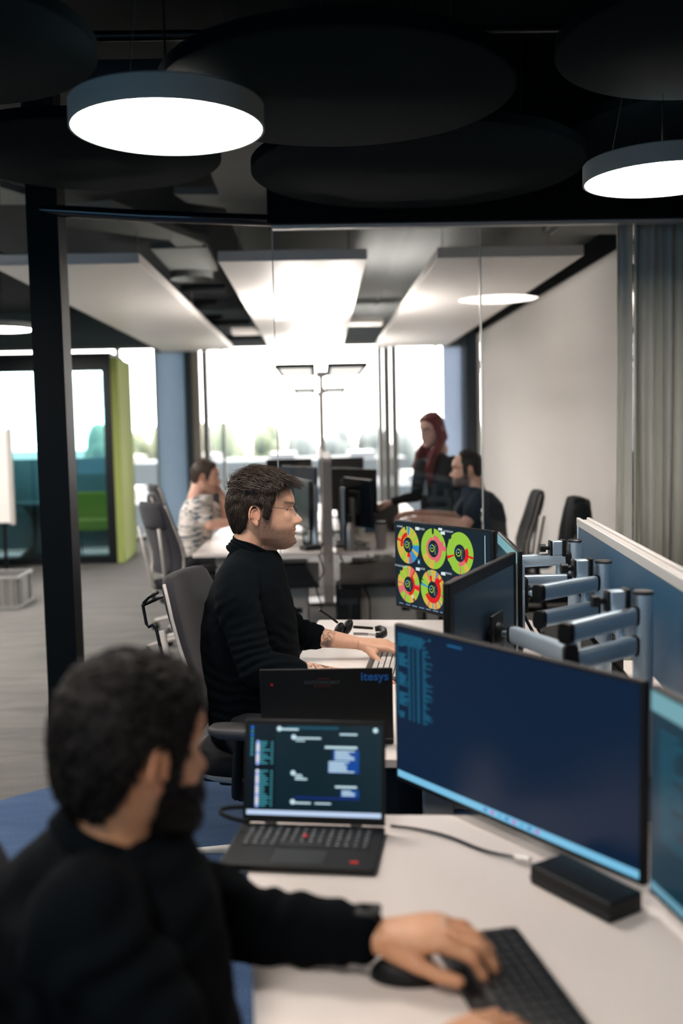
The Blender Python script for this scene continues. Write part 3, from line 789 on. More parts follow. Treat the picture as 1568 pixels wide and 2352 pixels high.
# ------------------------------------------------------------------ monitor arms
def armseg(mb, a, b, h=.042, wd=.028):
    a = Vector(a); b = Vector(b); d = (b - a); L = d.length; d.normalize()
    s = d.cross(Vector((0, 0, 1))).normalized(); u = s.cross(d)
    R = Matrix((d, s, u)).transposed()
    def bar(l0, l1, hh, ww):
        ring = []
        for x in (l0, l1):
            row = []
            for k in range(16):
                an = 2 * PI * k / 16; cx, cz = math.cos(an), math.sin(an)
                row.append(a + R @ Vector((x, ww / 2 * abs(cx) ** .5 * (1 if cx > 0 else -1), hh / 2 * abs(cz) ** .5 * (1 if cz > 0 else -1))))
            ring.append(row)
        return ring
    mb.loft(bar(.012, L - .012, h, wd))
    return [MB().loft(bar(-.006, .013, h * 1.06, wd * 1.1)), MB().loft(bar(L - .013, L + .006, h * 1.06, wd * 1.1))]
def arm_pole(p, label, arms, knobs):
    x, y, zt = p
    t = thing('monitor_support', label, 'monitor arm', (x, y, .74), 0, 'monitor arms clamped along the desk screen')
    ring = []
    for z in (.0, zt - .745):
        row = []
        for k in range(32):
            an = 2 * PI * k / 32; r = .0225
            if abs(((an + PI * 2 - 4.55) % (2 * PI)) - 0) < .12: r = .018
            row.append(Vector((r * math.cos(an), r * math.sin(an), z)))
        ring.append(row)
    MB().loft(ring).build('pole', ALU, t, smooth=30)
    MB().lathe([(.0235, zt - .746), (.0235, zt - .741), (.020, zt - .738)], seg=28).build('pole_cap', GREYD, t)
    MB().bx(-.04, .04, -.05, .05, 0, .012).build('clamp', GREYD, t, bevel=.002)
    for (pts, nm) in arms:
        mb = MB(); cps = []
        pts = [Vector(q) - Vector((x, y, .74)) for q in pts]
        z0 = pts[0].z
        for i in range(len(pts) - 1):
            cps += armseg(mb, pts[i], pts[i + 1])
        for q in pts[1:-1]: MB().cyl(q + Vector((0, 0, -.045)), q + Vector((0, 0, .045)), .012, seg=14).build('joint_pin', ALU, t)
        mb.build(nm, ALU, t); [cp.build('joint_cap', BLACK, t, bevel=.001) for cp in cps]
    for kz in knobs:
        z = kz - .74
        MB().box((-.062, -.004, z), (.036, .034, .048)).build('clamp_block', ALU, t, bevel=.004)
        MB().box((-.040, -.004, z), (.012, .040, .056)).build('clamp_pad', BLACK, t, bevel=.003); MB().box((-.083, -.004, z), (.008, .036, .050)).build('clamp_pad', BLACK, t, bevel=.003)
        MB().cyl((-.086, -.004, z), (-.100, -.004, z), .007, seg=10).cyl((-.100, -.004, z), (-.118, -.004, z), .0135, seg=16).build('knob', BLACK, t)
        mb = MB(); mb.cyl((-.050, .004, z - .10), (-.050, .004, z - .028), .010, seg=12); mb.build('spacer', ALU, t)
    return t
def vesa(mon, size=.1):
    W = mon.children[0].dimensions.x
    mb = MB(); return mb
def mount(label, c, an, tip, bulge):
    # plate and tilting head behind a monitor, c = centre on its back face
    t = thing('monitor_mount', label, 'monitor mount', c, an, 'tilting heads between arm and monitor')
    MB().bx(-.055, .055, 0, .008, -.055, .055).build('mount_plate', BLACK, t, bevel=.004)
    MB().lathe([(.036, 0), (.034, .012), (.026, .026), (.012, .034)], seg=28).build('cup', BLACK, t).rotation_euler = (-PI / 2, 0, 0)
    t.children[-1].location = (0, .008, 0)
    loc = Matrix.Rotation(-an, 3, 'Z') @ (Vector(tip) - Vector(c))
    MB().cyl((0, .03, 0), loc, .009, seg=12).build('head_stem', ALU, t)
    return t
a1 = at(1303, 1282, 3.28); a1b = at(1184, 1292, 3.30)
P1 = Vector((.848, 3.30, 1.164)); P2 = Vector((.773, 2.70, 1.175)); P3 = Vector((.720, 2.20, 1.173))
zz = lambda py, y: 1.55 - (py - 972) / FPX * y
arm_pole(P1, 'monitor arm on the pole farthest from the near desk, beside the screen end', [([P1 + Vector((-.02, -.005, zz(1282, 3.3) - P1.z)), at(1178, 1290, 3.32)], 'upper_arm'),
    ([P1 + Vector((-.02, -.005, zz(1332, 3.3) - P1.z)), at(1190, 1336, 3.26)], 'lower_arm')], [zz(1258, 3.28)])
arm_pole(P2, 'monitor arm on the middle pole holding the edge-on monitor', [([P2 + Vector((-.02, -.005, zz(1340, 2.7) - P2.z)), at(1235, 1363, 2.52)], 'upper_arm'),
    ([P2 + Vector((-.02, -.005, zz(1400, 2.7) - P2.z)), at(1238, 1423, 2.50)], 'lower_arm')], [zz(1308, 2.68)])
e3 = at(1298, 1455, 2.02)
arm_pole(P3, 'monitor arm on the nearest pole, its bent arm reaching the turned-away monitor', [([P3 + Vector((-.02, -.005, zz(1420, 2.2) - P3.z)), e3], 'upper_arm'),
    ([e3 + Vector((.012, 0, -.046)), at(1178, 1457, 2.44)], 'fore_arm'),
    ([P3 + Vector((-.02, -.005, zz(1490, 2.2) - P3.z)), at(1308, 1522, 2.03), Vector((.52, 2.0, .945))], 'lower_arm')], [zz(1388, 2.18), .905])
an5 = math.atan2(2.345 - 2.905, .285 - .556)
mount('black mount behind the turned-away monitor', (Vector((.42, 2.625, 1.0)) + Vector((.03, -.0145, 0))), an5, at(1178, 1457, 2.44), .0)
mount('black round mount behind the edge-on monitor', Vector((.597 + .044, 3.17, 1.01)), math.atan2(-.555, -.04), at(1232, 1368, 2.56) + Vector((0, .03, 0)), 0)
mount('black mount behind the ring-chart monitor', Vector((.449 + .04, 3.74 + .024, 1.005)), math.atan2(-.52, .307), at(1178, 1290, 3.32), 0)
mount('black mount behind the blue terminal monitor', Vector((.343 + .038, 1.888 + .026, .945)), math.atan2(-.553, .375), Vector((.50, 2.0, .945)), 0)

# ------------------------------------------------------------------ laptops
def keys(mb, x0, x1, y0, y1, z, cols, rows, gap=.003, h=.002, wide=True):
    dx = (x1 - x0) / cols; dy = (y1 - y0) / rows
    for r in range(rows):
        c = 0
        while c < cols:
            wd = 1
            if r == 0 and c == 4: wd = 5
            mb.bx(x0 + c * dx + gap / 2, x0 + (c + wd) * dx - gap / 2, y0 + r * dy + gap / 2, y0 + (r + 1) * dy - gap / 2, z, z + h)
            c += wd
def laptop(loc, rz, W, D, H, label, tilt, paint, lidm=BLACK, basem=mat('laptop_black', (.0055, .0065, .0075), .5, spec=.3, vary=.1), group=None, backart=None, zt=.016, keym=KEY):
    # local: x across, hinge along y = D/2 ; screen faces -y
    t = thing('laptop', label, 'laptop', loc, rz, group)
    MB().prism(rrpoly([(-W / 2, -D / 2), (W / 2, -D / 2), (W / 2, D / 2), (-W / 2, D / 2)], .008), 0, zt - .003).build('base', basem, t, bevel=.002)
    kb = MB(); keys(kb, -W * .43, W * .43, -D * .06, D * .40, zt - .003, 14, 6); k = kb.build('keyboard', keym, t, bevel=.0006)
    k['kind'] = 'stuff'
    MB().bx(-W * .18, W * .16, -D * .44, -D * .13, zt - .003, zt - .0022).build('touchpad', mat('touchpad_grey', (.022, .025, .028), .35, vary=.05), t)
    lg = MB(); q = random.Random(2); lg.col = (.4, .42, .42)
    for r in range(6):
        for c in range(14):
            x = -W * .43 + (c + .5) * W * .86 / 14; y = -D * .06 + (r + .5) * D * .46 / 6
            if r == 0 and 4 <= c < 9: continue
            lg.bx(x - .003, x - .0005 + q.uniform(0, .003), y + .001, y + .0035, zt - .001, zt - .0007)
    lg.build('key_print', PRINT, t, colors=True)['kind'] = 'stuff'
    lg = MB(); lg.col = (.8, .02, .015)
    lg.lathe([(.004, 0), (.004, .0025), (.002, .004)], c=(-.005, D * .17, zt - .001), seg=12)
    lg.build('pointing_stick', PRINT, t, colors=True)
    lg = MB(); lg.col = (.8, .02, .015); lg.bx(W * .33, W * .38, -D * .38, -D * .35, zt - .003, zt - .0020)
    lg.build('red_badge', PRINT, t, colors=True)
    R = Matrix.Rotation(-tilt, 4, 'X'); O = Matrix.Translation((0, D / 2 - .004, zt)) @ R
    lid = MB(); lid.join(MB().bx(-W / 2, W / 2, 0, .006, 0, H), O); lid.build('lid', lidm, t, bevel=.002)
    dm = MB(); ww, hh = W - .016, H - .024
    if paint: paint(dm, ww, hh)
    else: rect(dm, 0, ww, 0, hh, lin(3, 12, 18), 0)
    d2 = MB(); dm.v = [(x - ww / 2, y - .0005, z + .014) for x, y, z in dm.v]; d2.join(dm, O)
    d2.build('display', SCREEN, t, smooth=0, colors=True)
    for sg in (-1, 1): MB().join(MB().cyl((sg * W * .34, .004, -.002), (sg * W * .26, .004, -.002), .005, seg=10), O).build('hinge', GREYD, t)
    if backart:
        ba = backart(W, H)
        for nm, q_ in ba: MB().join(q_, O).build(nm, PRINT, t, smooth=0, colors=True)
    return t
lc = (Vector((-.158, 1.984, 0)) + Vector((.123, 1.941, 0)) + Vector((-.217, 1.821, 0)) + Vector((.074, 1.731, 0))) / 4
laptop((lc.x, lc.y - .008, .741), math.atan2(-.045, .281), .292, .195, .205, 'black laptop at the desk corner showing a blue chat window', math.radians(14), chat)
def lidart(W, H):
    A, B_, C_ = MB(), MB(), MB()
    def w_(mb, s, cx, cz, size, c, bold=0):
        tm = textmb(s, size, bold); mb.col = c
        mb.add([(-x + cx, .0063, y + cz) for x, y, _ in tm.v], [tuple(reversed(f)) for f in tm.f])
    # seen from behind: +x local lies at the left of the lid
    w_(A, 'itesys', -W * .365, H - .022, .032, lin(20, 100, 180), .0006)
    w_(B_, 'ANTICONUMIST', W * .03, H - .036, .0125, lin(58, 72, 72), .0002)
    w_(B_, 'ORIGINAL', W * .02, H - .026, .007, lin(110, 35, 15)); w_(B_, 'RIP THE SYSTEM', W * .03, H - .046, .006, lin(120, 35, 15))
    C_.col = lin(190, 20, 10)
    C_.add([(W * .41 + .0035 * math.cos(k * PI / 6), .0063, H - .040 + .0035 * math.sin(k * PI / 6)) for k in range(12)], [tuple(range(12))])
    return [('company_logo', A), ('sticker_print', B_), ('red_dot', C_)]
laptop((.010, 2.605, .741), PI - .05, .338, .20, .190, 'closed-looking black laptop lid with blue lettering and a red dot, seen from behind', math.radians(6), terminal, backart=lidart)

# keyboards, mouse, dock, cables
def keyboard(loc, rz, W, D, label, bm, km, cols=18, tilt=.012):
    t = thing('keyboard', label, 'keyboard', loc, rz)
    MB().prism(rrpoly([(-W / 2, -D / 2), (W / 2, -D / 2), (W / 2, D / 2), (-W / 2, D / 2)], .010), 0, .014).build('case', bm, t, bevel=.003)
    kb = MB(); keys(kb, -W / 2 + .012, W / 2 - .012, -D / 2 + .022, D / 2 - .012, .014, cols, 6, gap=.0035, h=.006)
    k = kb.build('key', km, t, bevel=.0015); k['kind'] = 'stuff'
    return t
keyboard((.264, 1.305, .741), math.atan2(.985, -.17) + PI, .42, .140, 'black wireless keyboard under the near typing hand', BLACK, KEY)
keyboard((.222, 3.33, .741), math.radians(82) + PI, .43, .150, 'keyboard with pale keys under the hands of the man in the turtleneck', mat('graphite_case', (.05, .05, .052), .45, vary=.05), KEYL, cols=19)
t = thing('computer_mouse', 'black mouse gripped by the near hand on the white desk', 'computer mouse', (.112, 1.408, .741), math.radians(-8))
mb = MB(); mb.ell((0, 0, .0), (.056, .031, .036), 24, 16); mb.v = [(x, y, max(0, z)) for x, y, z in mb.v]
mb.build('shell', BLACK, t, smooth=180)
MB().cyl((.028, -.004, .030), (.028, .004, .030), .009, seg=14).build('scroll_wheel', GREYD, t)
dk = Vector((.355, 1.699, 0)); dk2 = Vector((.453, 1.542, 0)); ex = (dk2 - dk).normalized(); L = (dk2 - dk).length
t = thing('docking_station', 'flat black docking box on the desk below the terminal monitor', 'docking station', (dk.x, dk.y, .741), math.atan2(ex.y, ex.x))
MB().prism(rrpoly([(0, 0), (L, 0), (L, .080), (0, .080)], .006), 0, .034).build('case', BLACK, t, bevel=.003)
MB().bx(.0, L, -.0008, .0005, .010, .013).build('front_seam', GREYD, t)
def cable(name, label, pts, r, m, tip=None, cat='cable', sub=10):
    P = [Vector(p) for p in pts]; Q = []
    PP = [P[0] * 2 - P[1]] + P + [P[-1] * 2 - P[-2]]
    for i in range(1, len(PP) - 2):
        for k in range(sub):
            t_ = k / sub; A, B, C_, D = PP[i - 1:i + 3]
            Q.append(.5 * ((2 * B) + (C_ - A) * t_ + (2 * A - 5 * B + 4 * C_ - D) * t_ * t_ + (3 * B - A - 3 * C_ + D) * t_ ** 3))
    Q.append(P[-1])
    o = MB().tube(Q, r, 8).build(name, m, smooth=180)
    tag(o, label, cat)
    if tip:
        MB().cyl(Q[-1] - (Q[-1] - Q[-3]).normalized() * .002, Q[-1] + (Q[-1] - Q[-3]).normalized() * .028, .0065, seg=10).build('plug', tip, o)
    return o
q = [onz(897, 1897, .748), onz(960, 1905, .746), onz(1030, 1922, .746), onz(1110, 1953, .746), onz(1186, 1970, .750)]
cable('usb_cable', 'thin black cable running over the white desk from laptop to dock', q, .0032, BLACKM, mat('silver_plug', (.6, .58, .56), .4, metal=.5, vary=.05))
q = [at(572, 1888, 1.93), at(535, 1880, 1.95), at(508, 1868, 1.98), at(512, 1858, 2.0), at(545, 1854, 2.03), at(585, 1858, 2.08), at(640, 1890, 2.2)]
cable('power_cable', 'black cable looping out beside the hinge of the chat laptop', q, .0045, BLACKM)

# headset on the desk beyond the hands
hc = at(792, 1442, 3.72)
t = thing('headset', 'black office headset with raised microphone boom lying on the desk', 'headset', (hc.x, hc.y, .741), 0)
g = hc - Vector((0, 0, 0)); 
def rel(px, py, y): return at(px, py, y) - Vector((hc.x, hc.y, .741))
cup = MB()
for (px, py, yy, r) in ((797, 1441, 3.74, .034), (778, 1446, 3.70, .030)):
    c = rel(px, py, yy); cup = MB(); cup.ell(c, (r * .55, r * .9, r), 20, 12, Matrix.Rotation(.5, 3, 'Y')); cup.build('ear_cup', BLACK, t, smooth=180)
MB().tube([rel(775, 1430, 3.70), rel(755, 1415, 3.68), rel(733, 1400, 3.66)], [.0045, .004, .005], 8).build('microphone_boom', BLACK, t)
MB().tube([rel(812, 1440, 3.76), rel(855, 1443, 3.80)], .0055, 8).build('slider_bar', BLACK, t)
MB().tube([rel(812, 1456, 3.66), rel(845, 1457, 3.64)], .0055, 8).tube([rel(845, 1457, 3.64), rel(864, 1459, 3.62)], .004, 8).build('slider_bar', STEEL, t)
hb = [rel(861, 1445, 3.80), rel(872, 1443, 3.80), rel(882, 1448, 3.76), rel(883, 1455, 3.70), rel(874, 1460, 3.64), rel(865, 1459, 3.62)]
MB().tube(hb, [.008, .010, .011, .011, .010, .008], 10, flat=1.3).build('headband', BLACK, t, smooth=180)

# loose papers and cables behind the near monitor
pp = thing('paper_note', 'crumpled white printed label lying behind the terminal monitor', 'paper', (.60, 2.62, .742), .4)
MB().bx(-.06, .06, -.03, .03, 0, .0008).build('sheet', PAPER, pp)
MB().bx(-.04, .03, -.012, -.008, .0008, .001).bx(-.04, .04, .0, .004, .0008, .001).build('print', GREYD, pp)
tag(MB().prism([(.50, 2.45), (.60, 2.40), (.66, 2.52), (.55, 2.56)], .742, .7432).build('paper_slip', PAPER), 'small white paper slip on the desk under the arms', 'paper')
cable('monitor_cable', 'black cable hanging between the arms of the middle pole', [(.61, 3.1, 1.0), (.66, 2.95, .86), (.63, 2.85, .78), (.70, 2.7, .75)], .005, BLACKM)
cable('monitor_cable', 'black cable dropping beside the farthest pole', [(.80, 3.28, 1.02), (.86, 3.25, .98), (.90, 3.22, .86), (.86, 3.2, .75)], .006, BLACKM)
cable('monitor_cable', 'black cable drooping between the nearest and middle poles', [(.72, 2.66, .98), (.79, 2.5, .88), (.80, 2.4, .80), (.76, 2.3, .75)], .006, BLACKM)
t = thing('cable_clip', 'black cable clip ring on the pole between two arms', 'cable clip', (.765, 2.5, 1.0), 0)
MB().tube([(.022 * math.cos(k * PI / 7), .022 * math.sin(k * PI / 7), 0) for k in range(13)], .004, 8).build('ring', BLACK, t)
MB().box((0, 0, -.02), (.03, .02, .03)).build('base', BLACK, t, bevel=.003)

# ------------------------------------------------------------------ office chairs (face +x)
def office_chair(label, loc, rz, fabric=FABG, group='office chairs', hanger=True, armz=.64, wtop=.175, light=GREYL, base=GREYL, lean=0.0):
    t = thing('office_chair', label, 'chair', loc, rz, group)
    # star base
    for k in range(5):
        a = 2 * PI * k / 5 + .35
        d = Vector((math.cos(a), math.sin(a), 0))
        MB().tube([Vector((0, 0, .115)) + d * .04, Vector((0, 0, .105)) + d * .18, Vector((0, 0, .075)) + d * .31], [.026, .022, .016], 8, flat=.75).build('leg', base, t, smooth=60)
        cm = MB(); s_ = Vector((-d.y, d.x, 0)); c = d * .31 + Vector((0, 0, .029))
        cm.cyl(c - s_ * .022, c - s_ * .006, .029, seg=16); cm.cyl(c + s_ * .006, c + s_ * .022, .029, seg=16); cm.cyl(c + Vector((0, 0, .015)), c + Vector((0, 0, .05)), .009, seg=8)
        cm.build('caster', BLACK, t)
    MB().cyl((0, 0, .09), (0, 0, .24), .028).cyl((0, 0, .24), (0, 0, .41), .014).build('gas_lift', BLACK, t)
    MB().box((-.02, 0, .405), (.26, .17, .05)).box((-.15, 0, .40), (.14, .09, .05)).build('mechanism', BLACK, t, bevel=.012)
    MB().cyl((-.03, -.10, .405), (-.03, -.185, .405), .008, seg=10).cyl((-.03, -.185, .405), (-.03, -.215, .405), .022, seg=20).build('height_knob', BLACK, t, bevel=.002)
    # seat shell + cushion
    def pad(z, hx, hy, cx, sag=0):
        r = []
        for k in range(36):
            a = 2 * PI * k / 36; c_, s_ = math.cos(a), math.sin(a)
            r.append(Vector((cx + hx * abs(c_) ** .55 * (1 if c_ > 0 else -1), hy * abs(s_) ** .55 * (1 if s_ > 0 else -1), z - (sag if c_ > .5 else 0))))
        return r
    MB().loft([pad(.43, .16, .15, .0), pad(.435, .20, .20, .01), pad(.455, .235, .235, .015), pad(.468, .24, .24, .015)]).build('seat_shell', light, t, smooth=60)
    MB().loft([pad(.468, .235, .235, .015), pad(.48, .245, .245, .015), pad(.505, .245, .245, .015), pad(.522, .225, .225, .015), pad(.528, .15, .15, .015)]).build('seat', mat('black_seat_fabric', (.004, .005, .007), .95, bump=.3, vary=.2, spec=.2), t, smooth=80)
    # backrest
    prof = [(.60, -.205), (.65, -.195), (.72, -.200), (.80, -.222), (.88, -.247), (.96, -.268), (1.03, -.283), (1.068, -.292)]
    hw = [.205, .215, .222, .222, .215, .205, .190, wtop]
    rings = []
    def bring(z, x, h, th, sh=0):
        r = []
        for k in range(40):
            a = 2 * PI * k / 40; c_, s_ = math.cos(a), math.sin(a)
            y = h * abs(s_) ** .7 * (1 if s_ > 0 else -1); xx = th * abs(c_) ** .7 * (1 if c_ > 0 else -1)
            r.append(Vector((x - lean * (z - .6) + xx + .9 * y * y, y, z)))
        return r
    rings.append(bring(.585, -.207, .17, .010))
    for (z, x), h in zip(prof, hw): rings.append(bring(z, x, h, .026))
    rings.append(bring(1.080, -.297, wtop - .012, .020)); rings.append(bring(1.086, -.300, wtop - .04, .008))
    MB().loft(rings).build('backrest', fabric, t, smooth=80)
    for sg in (-1, 1):
        pts = [(x - lean * (z - .6) - .012 + .9 * h * h, sg * (h + .002), z) for (z, x), h in zip(prof, hw)]
        pts = [(-.15, sg * .10, .44), (-.20, sg * .17, .52)] + pts
        MB().tube(pts, [.010, .011, .011, .0095, .008, .0065, .006, .006, .006, .0055], 10, flat=1.0).build('back_edge_frame', light, t, smooth=180)
    rp = []
    for z, x, h, th in ((.905, -.272, .145, .010), (.915, -.276, .155, .020), (.98, -.293, .155, .022), (1.04, -.306, .150, .020), (1.072, -.308, .14, .014), (1.080, -.306, .12, .006)):
        rp.append(bring(z, x, h, th))
    MB().loft(rp).build('rear_pad', fabric, t, smooth=80)
    sp_ = MB()
    for sg in (-1, 1):
        sp_.tube([(-.10, sg * .05, .41), (-.24, sg * .09, .50), (-.27, sg * .12, .70), (-.305, sg * .14, .91)], [.014, .013, .012, .010], 10)
    sp_.build('back_support', light, t, smooth=180)
    if hanger:
        hp = [(-.318, .0, 1.035), (-.350, .0, 1.018), (-.368, .0, 1.0), (-.371, .0, .985), (-.362, .0, .930), (-.354, .0, .920), (-.338, .0, .928), (-.330, .0, .922), (-.312, .0, .83), (-.302, .0, .815), (-.275, .0, .80)]
        hm = MB()
        for sg in (-.13, .13): hm.tube([(x, sg, z) for x, y, z in hp], .0055, 8)
        hm.tube([(-.370, -.135, .992), (-.370, .135, .992)], .0055, 8)
        hm.build('coat_hanger', BLACKG, t, smooth=180)
    for sg in (-1, 1):
        MB().tube([(-.03, sg * .14, .42), (-.03, sg * .255, .43), (-.02, sg * .275, .50), (-.01, sg * .275, armz - .03)], [.018, .018, .016, .016], 8, flat=1.5).build('armrest_post', BLACK, t, smooth=60)
        ap = []
        for z, hx, hy in ((armz - .03, .10, .030), (armz - .015, .125, .042), (armz, .128, .044), (armz + .008, .118, .036)):
            ap.append([Vector((.02 + hx * abs(math.cos(a)) ** .6 * (1 if math.cos(a) > 0 else -1), sg * .275 + hy * abs(math.sin(a)) ** .6 * (1 if math.sin(a) > 0 else -1), z)) for a in [2 * PI * k / 28 for k in range(28)]])
        MB().loft(ap).build('armrest_pad', mat('armrest_grey', (.05, .05, .052), .5, vary=.05), t, smooth=60)
    return t
CH = office_chair('grey office chair with pale frame under the man in the turtleneck', (-.195, 3.27, 0), math.radians(-13))
GB = 'grey office chairs in the back room'
CH = office_chair('office chair with the patterned-shirt man sitting in it', (-1.02, 7.75, 0), math.radians(5), group=GB, hanger=False)
dup(CH, (-.93, 6.95, 0), math.radians(38), 'empty office chair pushed at the desk corner before the patterned-shirt man', GB)
dup(CH, (1.28, 7.12, 0), math.radians(176), 'office chair under the bearded man in dark shirt', GB)
dup(CH, (1.36, 6.20, 0), math.radians(170), 'office chair with a black jacket over its back', GB)
dup(CH, (-1.25, 9.2, 0), math.radians(20), 'dark office chair behind the patterned-shirt man near the wall', GB)
dup(CH, (-.95, 9.9, 0), math.radians(-35), 'dark office chair at the desk nearest the windows', GB)
dup(CH, (1.2, 9.9, 0), math.radians(180), 'office chair at the window desk behind the woman', GB)
c2 = office_chair('black chair at the lower left corner under the near bearded man', (-.20, 1.30, 0), math.radians(8), fabric=mat('black_chair_fabric', (.006, .009, .013), .95, bump=.3, vary=.2), light=BLACK, base=BLACK, hanger=False, lean=.05, armz=.58)
c2.scale = (1, 1, .92)

# ------------------------------------------------------------------ back room equipment
def stand_monitor(label, c, rz, W=.56, H=.34, z0=.86, back=None):
    t = thing('monitor', label, 'monitor', (c[0], c[1], .74), rz, 'monitors on the back-room desks')
    zb = z0 - .74
    MB().bx(-W / 2, W / 2, -.01, .018, zb, zb + H).build('housing', BLACK, t, bevel=.004)
    MB().bx(-W * .2, W * .2, .018, .04, zb + H * .25, zb + H * .75).build('back_cover', back or GREYD, t, bevel=.008)
    sm = MB(); rect(sm, -W / 2 + .008, W / 2 - .008, zb + .012, zb + H - .008, lin(10, 24, 36), 0); sm.v = [(x, y - .0106, z) for x, y, z in sm.v]
    sm.build('display', SCREEN, t, smooth=0, colors=True)
    MB().bx(-.035, .035, .04, .065, .01, zb + H * .6).build('stand_post', STEEL, t, bevel=.003)
    MB().bx(-.11, .11, -.04, .13, 0, .01).build('stand_foot', GREYD, t, bevel=.003)
    return t
stand_monitor('dark slim monitor beside the face of the man in the turtleneck', (-.13, 7.10), math.radians(-78), z0=.86)
stand_monitor('grey-backed monitor behind the slim one on the patterned-shirt man\'s desk', (-.17, 7.75), math.radians(-60), z0=.93, back=GREYM)
stand_monitor('wide dark monitor rear on the window desk, before the outdoor view', (-.28, 9.1), math.radians(-168), W=.42, z0=.95)
stand_monitor('dark monitor just beyond the desk screen post', (.20, 9.2), math.radians(170), W=.42, z0=.95)
stand_monitor('tall dark monitor on the bottle desk right of the desk screen', (.27, 7.05), math.radians(108), z0=.86)
stand_monitor('grey-backed monitor beyond the tall dark one on the bottle desk', (.26, 7.85), math.radians(128), z0=.90, back=GREYM)
def arm_post(label, x, y, h):
    t = thing('monitor_post', label, 'monitor post', (x, y, .741), 0, 'upright posts on the back-room desks')
    MB().cyl((0, 0, 0), (0, 0, h), .02, seg=16).build('post', ALU, t); MB().cyl((0, 0, 0), (0, 0, .01), .05).build('foot', GREYD, t)
    MB().cyl((0, 0, h), (0, 0, h + .006), .022).build('post_cap', GREYL, t)
arm_post('bare grey post between monitor and desk screen on the patterned-shirt desk', -.04, 6.95, .42)
arm_post('bare grey post next to the thermos on the bottle desk', .15, 6.85, .40)
arm_post('second bare grey post on the bottle desk, behind the thermos', .20, 7.35, .42)
# bottles and cups
def bottle(label, x, y, prof, m, capz=None, capm=BLACK, capr=.02, caph=.03, cat='bottle', name='thermos_bottle'):
    t = thing(name, label, cat, (x, y, .741), 0)
    MB().lathe(prof, seg=28).build('body', m, t, smooth=50)
    if capz is not None: MB().lathe([(capr, capz), (capr, capz + caph), (capr * .8, capz + caph + .006)], seg=20).build('lid', capm, t)
    return t
bottle('steel thermos with black cap at the front edge of the bottle desk', .185, 6.62, [(.032, 0), (.033, .01), (.033, .15), (.022, .185), (.02, .19)], STEEL, .19, BLACK, .021, .045)
bottle('grey tumbler with dark lid on the bottle desk beside the ring-chart monitor', .405, 6.72, [(.030, 0), (.041, .15), (.042, .165)], mat('speckled_tumbler', (.28, .25, .24), .5, vary=.25, vscale=60), .165, BLACK, .041, .012, 'cup', 'tumbler')
bottle('black drinking bottle standing near the red-haired woman\'s hand', .415, 8.35, [(.030, 0), (.032, .12), (.015, .17)], BLACK, .17, BLACK, .016, .02, name='drinking_bottle')
bottle('small dark bottle with a ring cap behind the tumbler', .425, 7.1, [(.028, 0), (.028, .10), (.018, .12)], GREYD, .12, BLACK, .02, .02, name='water_bottle')
bottle('white paper cup by the desk screen on the bottle desk', .30, 7.5, [(.028, 0), (.038, .09)], PAPER, name='paper_cup', cat='cup')
bottle('dark drinking glass on the patterned-shirt man\'s desk', -.10, 6.98, [(.03, 0), (.034, .1)], glass('drinking_glass', (.8, .85, .85), 2), name='drinking_glass', cat='glass')
def flatbox(name, label, cat, x, y, sx, sy, sz, rz, m, z=.741):
    o = MB().box((0, 0, sz / 2), (sx, sy, sz)).build(name, m, bevel=.002); o.location = (x, y, z); o.rotation_euler = (0, 0, rz); return tag(o, label, cat)
flatbox('notebook', 'open white notebook by the grey laptop', 'notebook', .68, 7.05, .30, .22, .02, .2, PAPER)
flatbox('paper_stack', 'stack of white papers in the middle of the bottle desk', 'papers', .34, 8.1, .21, .30, .03, .1, PAPER)
flatbox('desk_phone', 'small dark phone lying at the desk edge beside the man\'s chin', 'phone', -.075, 6.70, .12, .09, .03, .5, GREYD)
flatbox('tissue_box', 'small white box on the patterned-shirt desk behind the phone', 'box', -.20, 6.95, .12, .10, .05, .3, PAPER)
flatbox('glasses_case', 'dark small case with bits next to the thermos', 'case', .275, 6.62, .09, .06, .02, .2, GREYD)
flatbox('charger', 'small black charger brick at the front edge of the bottle desk', 'charger', .27, 6.72, .05, .05, .03, .6, BLACK)
laptop((.50, 7.95, .741), PI - .25, .32, .22, .22, 'grey laptop rear in front of the bearded man\'s hands', math.radians(20), None, lidm=mat('grey_lid', (.10, .10, .10), .4, vary=.05))
laptop((.33, 8.9, .741), PI - .3, .32, .22, .22, 'dark laptop farther back beside the woman\'s hand', math.radians(10), None)
# pedestals below the back desks
def pedestal(label, x0, x1, y0, handle_right):
    t = thing('drawer_pedestal', label, 'cabinet', ((x0 + x1) / 2, y0 + .3, 0), 0, 'grey drawer pedestals under the back-room desks')
    W = x1 - x0
    MB().bx(-W / 2, W / 2, -.29, .29, .06, .60).build('carcass', CAB, t, bevel=.003)
    for k, (z0, z1) in enumerate(((.07, .225), (.23, .41), (.415, .595))):
        d = MB().bx(-W / 2 + .003, W / 2 - .003, -.305, -.29, z0, z1).build('drawer', CAB, t, bevel=.002)
        hx = W / 2 - .07 if handle_right else -W / 2 + .07
        MB().bx(hx - .03, hx + .03, -.309, -.304, (z0 + z1) / 2 - .018, (z0 + z1) / 2 + .018).build('handle', BLACK, d)
    for sx in (-1, 1):
        for sy in (-1, 1): MB().cyl((sx * (W / 2 - .04), sy * .24 - .008, .03), (sx * (W / 2 - .04), sy * .24 + .008, .03), .03, seg=14).build('caster', BLACK, t)
    return t
pedestal('grey drawer pedestal under the bottle desk', .22, .64, 6.75, True)
pedestal('grey drawer pedestal under the patterned-shirt man\'s desk', -.52, -.10, 6.75, True)
